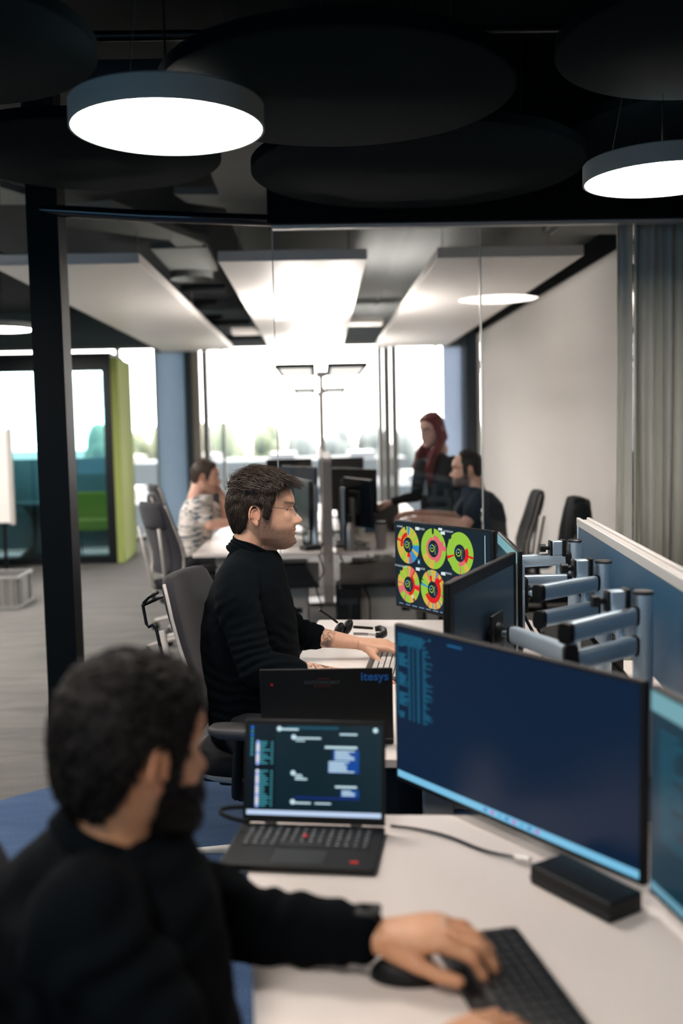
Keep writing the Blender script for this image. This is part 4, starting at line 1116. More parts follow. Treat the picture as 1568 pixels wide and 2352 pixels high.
def tray(label, x0, x1, y):
    t = thing('cable_basket', label, 'cable tray', ((x0 + x1) / 2, y, .50), 0, 'dark cable baskets under the back-room desks')
    L = x1 - x0
    MB().bx(-L / 2, L / 2, -.08, .08, 0, .008).bx(-L / 2, L / 2, -.084, -.078, 0, .15).bx(-L / 2, L / 2, .078, .084, 0, .15).build('tray', BLACK, t)
tray('dark cable basket under the bottle desk front', .12, .62, 6.62)
tray('dark cable basket under the patterned-shirt desk front', -.48, -.02, 6.66)
t = thing('computer_tower', 'black computer tower standing below the thermos', 'computer', (.17, 6.68, 0), 0)
MB().bx(-.08, .08, -.2, .2, .12, .50).build('case', BLACK, t, bevel=.006); MB().bx(-.06, .06, -.204, -.2, .4, .44).build('drive_bay', GREYD, t)
MB().bx(-.07, .07, -.18, .18, 0, .12).build('stand', GREYD, t)
for i, (x, y) in enumerate(((.12, 6.50), (-.02, 6.52), (.30, 6.49))):
    cable('power_cable', ('tangled black cable below the thermos', 'black cable hanging beside the desk screen foot', 'thin black cable hanging straight from the bottle desk')[i],
          [(x, y, .73), (x + .03, y - .01, .62), (x - .02, y, .52), (x + .01, y, .40), (x, y, .1 if i == 2 else .35)], .006, BLACKM)

# twin-head floor lamps
def floor_lamp(label, x, y, zt, hw):
    t = thing('floor_lamp', label, 'floor lamp', (x, y, 0), 0, 'twin-head floor lamps between the desks')
    MB().bx(-.02, .02, -.02, .02, .02, zt - .02).build('pole', GREYL, t, bevel=.004)
    MB().bx(-.16, .16, -.16, .16, 0, .02).build('base', GREYD, t, bevel=.004)
    MB().box((0, 0, zt - .02), (.09, .06, .05)).build('switch_box', GREYM, t, bevel=.004)
    for sg in (-1, 1):
        h = MB(); x0, x1 = sg * .05, sg * (.05 + hw)
        h.bx(x0, x1, -.72, .72, zt, zt + .03).build('lamp_head', mat('lamp_head_grey', (.02, .024, .024), .5, vary=.05), t, bevel=.003)
        MB().bx(sg * .085, sg * (.015 + hw), -.58, .58, zt - .003, zt).build('diffuser', emitm('floor_lamp_diffuser', (1, .97, .91), .42), t)
        MB().bx(sg * .085, sg * (.015 + hw), -.40, .40, zt + .03, zt + .033).build('uplight', emitm('floor_lamp_uplight', (1, .93, .86), 24), t)
    return t
floor_lamp('twin-head floor lamp rising behind the desk screen, larger in view', .03, 8.9, 2.06, .33)
floor_lamp('twin-head floor lamp farther away near the windows', .02, 12.6, 2.02, .27)

# black jacket draped over a chair (x 1.36, y 6.2)
jm = MB()
rg = []
for z, x, hx, hy in ((1.10, 1.655, .03, .12), (1.09, 1.66, .05, .19), (1.02, 1.66, .07, .215), (.90, 1.65, .085, .225), (.75, 1.64, .095, .235), (.60, 1.64, .10, .245), (.45, 1.64, .10, .25), (.34, 1.64, .09, .25)):
    row = []
    for k in range(44):
        a = 2 * PI * k / 44; wv = 1 + .10 * math.sin(5 * a + z * 6) + .06 * math.sin(11 * a + z * 11)
        row.append(Vector((x - 1.36 + hx * math.cos(a) * wv, hy * math.sin(a) * wv, z)))
    rg.append(row)
t = thing('jacket', 'black jacket draped over the chair back beside the white wall', 'jacket', (1.30, 6.22, 0), math.radians(-8))
jm.loft(rg); jm.build('jacket_body', mat('black_jacket_cloth', (.004, .006, .008), .9, bump=.4, bscale=80, vary=.2), t, smooth=180)
for sg in (-1, 1): MB().capsule([(.31, sg * .20, 1.02), (.33, sg * .245, .80), (.32, sg * .24, .58)], [.06, .055, .045]).build('sleeve', MATS['black_jacket_cloth'], t, smooth=180)

# ------------------------------------------------------------------ left side: booth, crate, whiteboard
t = thing('glass_booth', 'green-sided meeting booth with black-framed glass front beyond the column', 'booth', (-2.46, 12.0, 0), math.radians(2.4))
f = MB(); f.bx(-2.6, 0, -.03, .05, 2.30, 2.46).bx(-2.6, 0, -.03, .05, 0, .09).bx(-.10, 0, -.03, .05, .09, 2.3).bx(-1.50, -1.42, -.03, .05, .09, 2.3).bx(-2.6, -2.5, -.03, .05, .09, 2.3)
f.build('front_frame', BLACKG, t)
MB().bx(-2.5, -.1, .0, .012, .09, 2.3).build('glass_front', GLASSB, t)
MB().bx(-2.5, -.1, .98, .99, .09, 2.3).build('glass_rear', GLASSB, t)
MB().bx(0, .09, -.03, 1.05, 0, 2.46).build('side_panel', GREEN, t, bevel=.01)
MB().bx(-2.69, -2.6, -.03, 1.05, 0, 2.46).build('side_panel', GREEN, t, bevel=.01)
MB().bx(-2.6, 0, -.0, 1.05, 2.46, 2.52).build('roof_panel', GREYD, t)
MB().bx(-2.6, 0, .0, 1.05, 0, .03).build('booth_floor', mat('booth_carpet', (.30, .30, .33), .9, vary=.1), t)
MB().bx(-2.5, -.1, .92, .98, .09, 1.25).build('frosted_band', mat('teal_frosted_band', (.06, .16, .20), .5, vary=.2, vscale=2), t)
t = thing('lounge_seat', 'green upholstered bench inside the glass booth', 'bench', (-2.78, 12.55, 0), math.radians(2))
MB().bx(-.32, .28, -.22, .22, .36, .50).build('seat', GREENS, t, bevel=.02)
MB().bx(-.32, .28, .14, .26, .50, .82).build('backrest', GREENS, t, bevel=.02)
for sx in (-.28, .24):
    for sy in (-.18, .18): MB().cyl((sx, sy, .03), (sx, sy, .36), .012, seg=8).build('leg', BLACKG, t)
t = thing('pedestal_table', 'dark round table with trumpet foot inside the booth', 'table', (-3.55, 12.5, 0), 0)
MB().lathe([(.36, .70), (.37, .71), (.37, .73), (.36, .735)], seg=40).build('tabletop', mat('teal_table_top', (.02, .08, .11), .4, vary=.05), t)
MB().lathe([(.24, .03), (.22, .06), (.08, .18), (.055, .35), (.08, .55), (.20, .70)], seg=32).build('foot', GREYD, t, smooth=180)
t = thing('flip_chart', 'white flip chart board on a black leg, cut by the left picture edge', 'flip chart', (-3.86, 11.2, 0), math.radians(4))
MB().bx(-.6, .42, -.02, .02, .58, 1.62).build('board', PAPER, t, bevel=.006); MB().bx(.38, .43, -.025, .025, .56, 1.64).build('board_edge', GREYL, t)
MB().cyl((.30, .03, .02), (.30, .03, 1.5), .02, seg=10).bx(-.5, .5, -.25, .3, 0, .025).build('stand', BLACKG, t)
t = thing('storage_crate', 'grey plastic crate on the carpet beside the column', 'crate', (-3.04, 9.15, 0), math.radians(2))
cr = MB(); W2, D2, H2, T = .30, .24, .285, .008
cr.bx(-W2, W2, -D2, -D2 + T, .02, H2).bx(-W2, W2, D2 - T, D2, .02, H2).bx(-W2, -W2 + T, -D2, D2, .02, H2).bx(W2 - T, W2, -D2, D2, .02, H2).bx(-W2, W2, -D2, D2, .01, .03)
cr.build('tub', mat('grey_crate_plastic', (.16, .16, .148), .5, vary=.06), t)
rim = MB(); rim.bx(-W2 - .012, W2 + .012, -D2 - .012, -D2 + .004, H2 - .02, H2 + .01).bx(-W2 - .012, W2 + .012, D2 - .004, D2 + .012, H2 - .02, H2 + .01).bx(-W2 - .012, -W2 + .004, -D2, D2, H2 - .02, H2 + .01).bx(W2 - .004, W2 + .012, -D2, D2, H2 - .02, H2 + .01)
rim.bx(-W2 - .01, W2 + .01, -D2 - .01, D2 + .01, 0, .03)
rim.build('rim', mat('pale_crate_rim', (.24, .24, .225), .5, vary=.05), t, bevel=.002)
for k, (x, y, wx, wy) in enumerate([(W2 + .005, s_, .012, .018) for s_ in (-.20, -.14, .14, .20)] + [(s_, -D2 - .005, .018, .012) for s_ in (-.26, -.16, .16, .24)]):
    MB().box((x, y, .15), (wx, wy, .25)).build('rib', MATS['pale_crate_rim'], t)
# low lounge things past the patterned-shirt man
# ------------------------------------------------------------------ people
def remesh(mb, voxel, smooth=4, fac=.5):
    me = mb.mesh('tmp'); o = bpy.data.objects.new('tmp', me); COL.objects.link(o)
    r = o.modifiers.new('r', 'REMESH'); r.mode = 'VOXEL'; r.voxel_size = voxel; r.adaptivity = 0
    if smooth:
        q = o.modifiers.new('s', 'SMOOTH'); q.iterations = smooth; q.factor = fac
    bpy.context.view_layer.update()
    out = bpy.data.meshes.new_from_object(o.evaluated_get(bpy.context.evaluated_depsgraph_get()))
    bpy.data.objects.remove(o); bpy.data.meshes.remove(me)
    n = len(out.vertices); co = np.empty(n * 3, 'f'); out.vertices.foreach_get('co', co)
    polys = [tuple(p.vertices) for p in out.polygons]
    nr = np.empty(n * 3, 'f'); out.vertices.foreach_get('normal', nr)
    bpy.data.meshes.remove(out)
    return co.reshape(-1, 3).astype('d'), polys, nr.reshape(-1, 3).astype('d')

def mesh_np(name, co, polys, col=None):
    me = bpy.data.meshes.new(name); me.from_pydata(co.tolist(), [], polys)
    if col is not None:
        ca = me.color_attributes.new('Col', 'FLOAT_COLOR', 'POINT')
        ca.data.foreach_set('color', np.concatenate([col, np.ones((len(col), 1))], 1).ravel())
    me.update(); return me

G = lambda x, c, s: np.exp(-((x - c) / s) ** 2)
def smst(x, a, b):
    t = np.clip((x - a) / (b - a), 0, 1); return t * t * (3 - 2 * t)

ZT = [-.120, -.112, -.098, -.080, -.060, -.040, -.020, 0, .02, .035, .05, .075, .10, .115, .124, .128]
XF = [.092, .112, .125, .1225, .1215, .1235, .119, .115, .114, .1195, .1195, .110, .086, .062, .036, .012]
XB = [.045, .018, -.012, -.036, -.062, -.072, -.080, -.084, -.087, -.088, -.087, -.080, -.063, -.045, -.028, -.014]
WD = [.014, .031, .046, .056, .062, .066, .070, .073, .0755, .076, .076, .071, .057, .042, .026, .012]
def head_grid(nz=92, na=150, nose=1.0, wide=1.0, female=False):
    zs = np.linspace(ZT[0], ZT[-1], nz)
    zs = np.sort(np.concatenate([zs, [.1262, .1273, -.1185, -.1165]])); nz = len(zs)
    u = np.linspace(0, 2 * PI, na, endpoint=False)
    ph = u - .45 * np.sin(u) * .5                        # denser towards the face
    Z, P = np.meshgrid(zs, ph, indexing='ij')
    xf = np.interp(Z, ZT, XF); xb = np.interp(Z, ZT, XB); w_ = np.interp(Z, ZT, WD) * wide
    if female: xf = xf - .004 * G(Z, .035, .02); w_ = w_ * np.interp(Z, [-.12, -.06, 0], [.88, .93, .98])
    xc = np.minimum(np.interp(Z, [-.12, -.1, -.06, 0, .128], [.06, .045, .02, -.005, -.002]), xf - .004)
    c, s = np.cos(P), np.sin(P)
    e = np.where(c > 0, .86, 1.0)
    X = xc + np.where(c > 0, xf - xc, xc - xb) * np.sign(c) * np.abs(c) ** e
    Y = w_ * np.sign(s) * np.abs(s) ** .95
    fr = (c > 0).astype(float)
    N = np.interp(Z, [-.042, -.0385, -.035, -.031, -.027, -.022, -.016, -.010, -.004, .005, .014, .028], [0, .006, .0140, .0215, .0258, .0270, .0250, .0205, .0160, .0090, .0028, 0]) * nose
    S = np.interp(Z, [-.04, -.03, -.02, 0, .02], [.0140, .0165, .0150, .0105, .009])
    X = X + fr * N * np.exp(-(Y / S) ** 2)
    X = X + fr * .006 * G(Z, -.031, .007) * G(np.abs(Y), .0135, .006) * nose
    X = X + fr * .0045 * G(Z, .034, .008) * G(np.abs(Y), .026, .02) * (0.4 if female else 1)
    X = X - fr * .0075 * G(Z, .015, .0115) * G(np.abs(Y), .031, .014)
    X = X + fr * .004 * G(Z, -.012, .016) * G(np.abs(Y), .043, .016)
    X = X + fr * (.0045 * G(Z, -.0535, .0042) + .0050 * G(Z, -.0655, .0048)) * np.exp(-(Y / .019) ** 2)
    X = X - fr * .0050 * G(Z, -.0598, .0022) * np.exp(-(Y / .023) ** 4)
    X = X - fr * .003 * G(Z, -.0745, .006) * np.exp(-(Y / .02) ** 2) + fr * .003 * G(Z, -.094, .010) * np.exp(-(Y / .018) ** 2)
    Y = Y * (1 + .03 * G(Z, -.078, .016) * G(X, .03, .03))
    pts = np.stack([X, Y, Z], -1)
    faces = []
    for i in range(nz - 1):
        for j in range(na):
            k = (j + 1) % na; faces.append((i * na + j, i * na + k, (i + 1) * na + k, (i + 1) * na + j))
    faces.append(tuple(reversed(range(na)))); faces.append(tuple((nz - 1) * na + j for j in range(na)))
    return pts.reshape(-1, 3), faces, nz, na

def ear(mb, sg):
    R = Matrix.Rotation(sg * math.radians(-18), 3, 'Z') @ Matrix.Rotation(sg * .12, 3, 'X')
    c0 = Vector((-.004, sg * .0755, -.002))
    pl = lambda x, y, z: c0 + R @ Vector((x, sg * y, z))
    mb.ell(pl(-.001, .003, .0), (.0150, .0035, .029), 20, 14, R)
    pts = []
    for k in range(15):
        a = math.radians(200 - k * 20.5)          # front-lower, up over, down the back to the lobe
        a = math.radians(-150 + 0) if False else math.radians(205 - 0) - math.radians(19.5 * k)
        rx, rz = .0165, .0295
        pts.append((math.cos(a) * -rx * -1, .0085, math.sin(a) * rz))
    hel = []
    for k in range(16):
        a = math.radians(-35 + k * 16.5)          # from front over the top to the back and down
        hel.append(pl(.0165 * math.cos(a) - .001 - .002 * (k / 15), .009 + .003 * math.sin(k / 15 * PI), .030 * math.sin(a) + .001))
    mb.tube(hel, [.0025] + [.0036] * 13 + [.0036, .003], 8)
    anti = []
    for k in range(9):
        a = math.radians(60 + k * 19); anti.append(pl(.009 * math.cos(a) - .001, .008, .019 * math.sin(a) + .0))
    mb.tube(anti, .0024, 6)
    mb.ell(pl(.005, .0045, -.0265), (.008, .0042, .010), 14, 10, R)
    mb.ell(pl(.0125, .004, -.004), (.0032, .004, .0065), 12, 8, R)
    mb.ell(c0 + Vector((.004, -sg * .004, 0)), (.012, .008, .022), 14, 10)

def hand(mb, M, side, curls, thumb=(.5, .35), scale=1.0, spread=.06):
    # M: frame at the wrist; +x along the hand, +z back of the hand, thumb lies at y = side
    S = scale
    T = lambda x, y, z: M @ (Vector((x, y, z)) * S)
    rg = []
    for x, hw, th, zc, yo in ((-.012, .027, .020, 0, 0), (.01, .029, .019, 0, 0), (.035, .036, .0175, .001, .001), (.06, .041, .0165, .002, 0), (.082, .041, .0145, .002, -.001), (.096, .036, .010, .0, -.001)):
        row = []
        for k in range(22):
            a = 2 * PI * k / 22; c, s = math.cos(a), math.sin(a)
            row.append(T(x, yo * side + hw * abs(c) ** .75 * (1 if c > 0 else -1), zc + th * abs(s) ** .85 * (1 if s > 0 else -1)))
        rg.append(row)
    mb.loft(rg)
    mb.capsule([T(.012, side * .018, -.008), T(.045, side * .034, -.010)], [.014 * S, .0135 * S], 12)
    L = [(.044, .026, .021), (.049, .030, .022), (.045, .028, .021), (.035, .021, .019)]
    B = [(.090, .030), (.094, .010), (.090, -.0105), (.083, -.029)]
    Rr = [.0088, .0090, .0085, .0076]
    for i in range(4):
        bx_, by = B[i]; p = Vector((bx_, by * side, .002)); sp = spread * (1.2, .3, -.5, -1.3)[i] * side
        cu = curls[i]; ang = 0; pts = [Vector((bx_ - .018, by * side * .95, .0015)), p.copy()]
        for l, c in zip(L[i], cu):
            ang += c
            p = p + Vector((math.cos(ang) * math.cos(sp), math.cos(ang) * math.sin(sp), -math.sin(ang))) * l
            pts.append(p.copy())
        r = Rr[i] * S
        # keep the bends at the joints: extra points
        path, rr_ = [], []
        for a, b2 in zip(pts[:-1], pts[1:]):
            path += [a, a.lerp(b2, .5)]
        path.append(pts[-1])
        rs = [r * 1.0, r * 1.02, r * 1.12, r * .98, r * 1.06, r * .93, r * .98, r * .88, r * .78][:len(path)]
        mb.capsule([T(*q) for q in path], rs, 12)
    a0, a1 = thumb
    p0 = Vector((.020, side * .026, -.008)); d1 = Vector((math.cos(a0), side * math.sin(a0), -.25)).normalized()
    p1 = p0 + d1 * .042; d2 = Vector((math.cos(a0 - a1), side * math.sin(a0 - a1), -.30)).normalized(); p2 = p1 + d2 * .034
    d3 = Vector((math.cos(a0 - a1 * 1.6), side * math.sin(a0 - a1 * 1.6), -.20)).normalized(); p3 = p2 + d3 * .024
    mb.capsule([T(*q) for q in (p0, p0.lerp(p1, .5), p1, p1.lerp(p2, .5), p2, p3)], [.013 * S, .0125 * S, .0118 * S, .0105 * S, .0108 * S, .0085 * S], 12)
    return T

def hframe(p, fwd, up):
    x = Vector(fwd).normalized(); z = Vector(up); z = (z - x * x.dot(z)).normalized(); y = z.cross(x)
    return Matrix.Translation(p) @ Matrix((x, y, z)).transposed().to_4x4()

def ringbody(mb, rings, dirx, inflate=0, seg=36, ex=.85):
    # rings: (centre, half depth, half width); dirx = facing direction
    dx = Vector(dirx).normalized(); dy = Vector((-dx.y, dx.x, 0))
    out = []
    for c, a, b2 in rings:
        c = Vector(c); row = []
        for k in range(seg):
            t = 2 * PI * k / seg; cc, ss = math.cos(t), math.sin(t)
            row.append(c + dx * ((a + inflate) * abs(cc) ** ex * (1 if cc > 0 else -1)) + dy * ((b2 + inflate) * abs(ss) ** ex * (1 if ss > 0 else -1)))
        out.append(row)
    mb.loft(out)

def folds(co, nr, amp, f, seed=0, zones=()):
    out = co.copy()
    for i in range(len(co)):
        p = Vector(co[i]); d = 0
        q = Vector((p.x * f + seed, p.y * f, p.z * f * 1.3))
        d += amp * (1 - abs(noise.noise(q)) * 2.2) * .5
        d += amp * .4 * noise.noise(q * 2.7)
        for c, dr, r, wl, a in zones:
            v = p - c; dd = v.length
            if dd < r:
                ph = v.dot(dr) / wl * 2 * PI + 4.5 * noise.noise(p * 11)
                d += a * math.sin(ph) * (1 - dd / r) ** .7
        out[i] = co[i] + nr[i] * d
    return out

def skin_tint(base, Minv, beard=None, extra=None):
    def f(co):
        n = len(co); H = np.array(Minv)[:3] if Minv is not None else None
        col = np.tile(np.array(base), (n, 1))
        if H is not None:
            L = co @ H[:, :3].T + H[:, 3]
            X, Y, Z = L[:, 0], L[:, 1], L[:, 2]
            head = smst(Z, -.135, -.125) * (np.abs(Y) < .11) * (np.abs(X) < .2) * (Z < .2)
            lips = head * smst(X, .105, .115) * (G(Z, -.0535, .0045) + G(Z, -.0655, .0045)).clip(0, 1) * np.exp(-(Y / .021) ** 4)
            red = head * (G(Z, -.025, .016) * smst(X, .128, .142) * .5 + .75 * smst(np.abs(Y), .075, .084) * (Z < .035))
            col = col * (1 - lips[:, None] * .65) + np.array((.42, .17, .14)) * lips[:, None] * .65
            col = col * (1 - red[:, None] * .5) + np.array((.52, .20, .13)) * red[:, None] * .5
            brow = head * smst(X, .07, .09) * G(Z, .034 + .004 * np.clip((np.abs(Y) - .02) / .03, 0, 1), .0052) * smst(np.abs(Y), .010, .016) * (1 - smst(np.abs(Y), .050, .058))
            col = col * (1 - brow[:, None] * .85) + np.array((.03, .018, .012)) * brow[:, None] * .85
            if beard:
                s_, bc = beard
                jaw = smst(-Z, .022, .052) * (1 - smst(-Z, .120, .135)) * smst(X, -.002, .028)
                side = smst(X, .012, .024) * (1 - smst(X, .044, .056)) * (Z > -.06) * (1 - smst(Z, .0, .03))
                must = G(Z, -.044, .007) * np.exp(-(Y / .027) ** 4) * smst(X, .09, .11)
                cheek = 1 - smst(Z - (-.055 + .35 * (X - .03).clip(0, 1) * -1 * 0), -.005, .022) * smst(X, .05, .075)
                m = np.clip(np.maximum(np.maximum(jaw * cheek, side), must * 1.1), 0, 1) * head
                m = m * (1 - .7 * G(Z, -.0595, .012) * np.exp(-(Y / .022) ** 4) * smst(X, .1, .11))
                nz_ = np.array([noise.noise(Vector(v) * 420) for v in L]) if n < 400000 else 0
                m = np.clip(m * (s_ + .32 * nz_), 0, 1)
                col = col * (1 - m[:, None]) + np.array(bc) * m[:, None]
        if extra: col = extra(co, col)
        return col
    return f

def eyes(parent, Mh, iris=(.08, .10, .12)):
    mb = MB()
    for sg in (-1, 1):
        c = Vector((.0880, sg * .0310, .0135))
        e = MB(); e.col = (.40, .37, .36); e.ell(c, .0118, 18, 12); mb.join(e, Mh)
        e = MB(); e.col = iris; e.ell(c + Vector((.0066, 0, 0)), (.0060, .0072, .0068), 14, 8); mb.join(e, Mh)
        e = MB(); e.col = (.004, .004, .004); e.ell(c + Vector((.0108, 0, 0)), (.0026, .0026, .0026), 10, 6); mb.join(e, Mh)
    mb.build('eye', attrmat('eye_surface', .1), parent, smooth=180, colors=True)
def lids(mb, Mh):
    return
def eyelids(parent, Mh, colr):
    for sg in (-1, 1):
        h = MB(); c = Vector((.0880, sg * .0310, .0135)); rg = []
        for i in range(33):
            th = .05 + (PI - .1) * i / 32; row = []
            for k in range(40):
                a = 2 * PI * k / 40; d = Vector((math.sin(th) * math.cos(a), math.sin(th) * math.sin(a), -math.cos(th)))
                e = (d.z + .04) / (.30 * max(.05, 1 - (abs(d.y) / .95) ** 2)); r = .0133
                if d.x > .10 and abs(e) < 1: r = .0108
                row.append(c + d * r)
            rg.append(row)
        h.col = colr; h.loft(rg)
        MB().join(h, Mh).build('eyelid', SKIN, parent, smooth=180, colors=True)

def shell(pts, faces, mask, thick, lift=0):
    # offset copy of the scalp where mask > 0, closed against the skin
    n = len(pts); me = bpy.data.meshes.new('t'); me.from_pydata(pts.tolist(), [], faces); me.update()
    nr = np.empty(n * 3, 'f'); me.vertices.foreach_get('normal', nr); nr = nr.reshape(-1, 3); bpy.data.meshes.remove(me)
    out = pts + nr * (thick * np.clip(mask, 0, 1) - .003 * (mask <= .02))[:, None]
    keep = [f for f in faces if max(mask[list(f)]) > .01]
    used = sorted({i for f in keep for i in f}); mp = {v: i for i, v in enumerate(used)}
    return out[used], [tuple(mp[i] for i in f) for f in keep], out

def locks(co, faces, n, pick, flow, L, wdt, lift, seed=1, jitter=.25, seg=7, rad=None, curl=.0):
    bvh = BVHTree.FromPolygons([Vector(p) for p in co], faces); q = random.Random(seed); mb = MB()
    tri = [f for f in faces if pick(co[list(f)].mean(0))]
    if not tri: return mb
    for _ in range(n):
        f = q.choice(tri); p = Vector(co[list(f)].mean(0)) + Vector((q.uniform(-.003, .003), q.uniform(-.003, .003), q.uniform(-.003, .003)))
        l = L * q.uniform(.6, 1.25); st = l / seg; path = []; ww = wdt * q.uniform(.6, 1.3)
        jx = Vector((q.gauss(0, jitter), q.gauss(0, jitter), q.gauss(0, jitter))); lf = lift * q.uniform(.4, 1.4); up = None
        cr = Vector((q.gauss(0, curl), q.gauss(0, curl), q.gauss(0, curl)))
        for k in range(seg + 1):
            loc, nrm, _i, _d = bvh.find_nearest(p)
            if nrm is None: break
            if up is None: up = nrm.copy()
            t = k / seg
            path.append(loc + nrm * (.0008 + lf * math.sin(t * PI * .62)))
            d = Vector(flow(p)) + jx * (.4 + .8 * t) + cr * t; d = (d - nrm * d.dot(nrm))
            if d.length < 1e-4: break
            p = loc + d.normalized() * st
        if len(path) > 3:
            m_ = len(path); rs = [ww * (.5 + .8 * math.sin(PI * min(1, (i + .6) / m_)) ** .7) * (1 - .75 * (i / (m_ - 1)) ** 2.5) for i in range(m_)]
            mb.tube(path, rs, 5, True, .45, up)
    return mb

def make_person(label, loc, parts):
    t = thing('person', label, 'person', loc); return t
def place(t, co):  # world to local
    return co - np.array(t.location)

HAIRM = lambda nm, c: attrmat if False else mat(nm, c, .42, spec=.5, vary=.55, vscale=140, bump=.25, bscale=900)

# ============ the man in the black turtleneck ============
D0 = 3.25
TS = FPX / D0
hp = at(591.2, 1179.3, D0); HP = Vector((hp.x, D0 + .02, hp.z))
t = thing('person', 'seated man in black turtleneck and rimless glasses, in profile, typing, tattooed forearm', 'person', (-.2, 3.27, 0))
ORG = Vector(t.location)
Mh = Matrix.Translation(HP) @ Matrix.Rotation(math.radians(1.2), 4, 'Y') @ Matrix.Rotation(math.radians(-2), 4, 'Z')
gp, gf, gnz, gna = head_grid()
hm = MB(); hm.add(gp.tolist(), gf)
ear(hm, -1); ear(hm, 1)
hm.capsule([(-.012, 0, -.03), (-.022, 0, -.08), (-.026, 0, -.115), (-.028, 0, -.135)], [.056, .058, .057, .052], 28)
hm.capsule([(.045, 0, -.085), (.01, 0, -.125), (-.02, 0, -.165)], [.036, .045, .05], 20)
hw = MB().join(hm, Mh); lids(hw, Mh)
hco, hpo, _ = remesh(hw, .0022, 3, .45)
# arms and hands
C3 = lambda px, py, y: at(px, py, y)
shN, elN, wrN = C3(540, 1368, 3.07), C3(588, 1535, 2.99), C3(800, 1556, 3.10)
shF, elF, wrF = C3(585, 1345, 3.45), C3(676, 1455, 3.47), C3(828, 1478, 3.44)
am = MB()
fN = (wrN - elN).normalized(); fF = (wrF - elF).normalized()
am.capsule([elN.lerp(wrN, .12), elN.lerp(wrN, .25), elN.lerp(wrN, .6), wrN], [.040, .043, .034, .025], 20)
am.capsule([elF.lerp(wrF, .10), elF.lerp(wrF, .38), elF.lerp(wrF, .66), wrF], [.030, .0375, .031, .0235], 20, flat=.92)
cur = [(.30, .55, .35), (.34, .60, .38), (.36, .60, .36), (.34, .55, .34)]
hand(am, hframe(wrN + fN * .008, (1, .12, -.05), (0, -.1, 1)), 1, cur, (.55, .3))
hand(am, hframe(wrF + fF * .006, (1, -.10, -.10), (.05, -.15, 1)), -1, [(.35, .70, .35), (.38, .72, .38), (.38, .7, .36), (.36, .6, .34)], (.95, .15), 1.04)
aco, apo, _ = remesh(am, .0024, 3, .45)
tm = MB()
ringbody(tm, [(C3(575, 1310, 3.27), .05, .05), (C3(570, 1360, 3.27), .08, .12), (C3(572, 1450, 3.27), .12, .15), (C3(574, 1560, 3.27), .12, .14), (C3(580, 1650, 3.27), .12, .15)], (1, 0, 0))
tco, tpo, _ = remesh(tm, .02, 2)
q0 = Mh.inverted()
def tattoo(co, col):
    # dark ink patches on both forearms
    for (a, b2, lo, hi, sd) in ((elF, wrF, .25, .64, 3), (elN, wrN, .38, .85, 9)):
        ax = (b2 - a); L = ax.length; ax = ax.normalized()
        v = co - np.array(a); s_ = v @ np.array(ax) / L; r = np.linalg.norm(v - np.outer(s_ * L, np.array(ax)), axis=1)
        m_ = (r < .055) * smst(s_, lo - .03, lo + .02) * (1 - smst(s_, hi - .10, hi))
        idx = np.where(m_ > .05)[0]
        for i in idx:
            p = Vector(co[i]); w1 = abs(noise.noise(p * 62 + Vector((sd, 0, 0)))); w2 = abs(noise.noise(p * 105 + Vector((0, sd, 5)))); w3 = noise.noise(p * 30 + Vector((sd, sd, 0)))
            ink = max(smf(.11 - w1, 0, .05), .8 * smf(.08 - w2, 0, .04)); ink = max(ink, .85 * smf(w3 - .18, 0, .12)) * m_[i] * .9
            col[i] = col[i] * (1 - ink) + np.array((.025, .030, .035)) * ink
    return col
def smf(x, a, b2):
    x = min(1, max(0, (x - a) / (b2 - a))); return x * x * (3 - 2 * x)
co = np.concatenate([hco, aco, tco]); po = list(hpo) + [tuple(i + len(hco) for i in f) for f in apo] + [tuple(i + len(hco) + len(aco) for i in f) for f in tpo]
BASE = (.62, .355, .24)
col = skin_tint(BASE, q0, (.78, (.11, .065, .045)), tattoo)(co)
body = link('body', mesh_np('body', co - np.array(ORG), po, col), SKIN, t, smooth=180)
eyes_parent = t
em = MB(); Ml = Matrix.Translation(-ORG) @ Mh
eyes(t, Ml)
eyelids(t, Ml, (.56, .31, .21))
# hair: scalp shell plus combed locks
def hair_mask(gp, zl, xl):
    X, Y, Z = gp[:, 0], gp[:, 1], gp[:, 2]
    line = np.interp(X, xl, zl)
    return smst(Z - line, 0, .012)
xl = [-.10, -.048, -.036, -.027, -.020, .016, .021, .027, .036, .046, .052, .060, .085, .098, .2]
zl = [-.070, -.068, -.045, -.010, .020, .026, .012, -.014, -.014, .008, .035, .062, .094, .106, .16]
hmk = hair_mask(gp, zl, xl)
nzv = np.array([noise.noise(Vector(v) * 45) for v in gp])
thick = .009 + .011 * smst(gp[:, 2], .05, .11) + .005 * smst(-gp[:, 0], .03, .08) + .004 * nzv
sc, sf, _o = shell(gp, gf, hmk, thick)
to = lambda arr, M: arr @ np.array(M)[:3, :3].T + np.array(M)[:3, 3]
HAIR = mat('dark_brown_hair', (.030, .019, .012), .42, spec=.45, vary=.7, vscale=120, bump=.3, bscale=700)
hb_ = MB(); hb_.add(to(sc, Ml).tolist(), sf)
def flow(p):
    if p.z > .075: return (1.0, .55 * (1 if p.y > .0 else -1) * (.25 + abs(p.y) * 8) - .25, -.1)
    if p.x > .02: return (.35, 0, -1)
    if p.x < -.03: return (-.1, 0, -1)
    return (-.45, 0, -1)
lk = locks(sc, sf, 4600, lambda c: True, flow, .034, .0009, .004, 5, .20)
lk.join(locks(sc, sf, 1300, lambda c: c[2] > .080, flow, .050, .0011, .010, 6, .24, curl=.35))
lk.join(locks(sc, sf, 60, lambda c: c[2] > .045 and c[0] < -.03, lambda p: (-.6, -.2, .5), .040, .0006, .018, 8, .6))
fl = MB(); qq = random.Random(12)
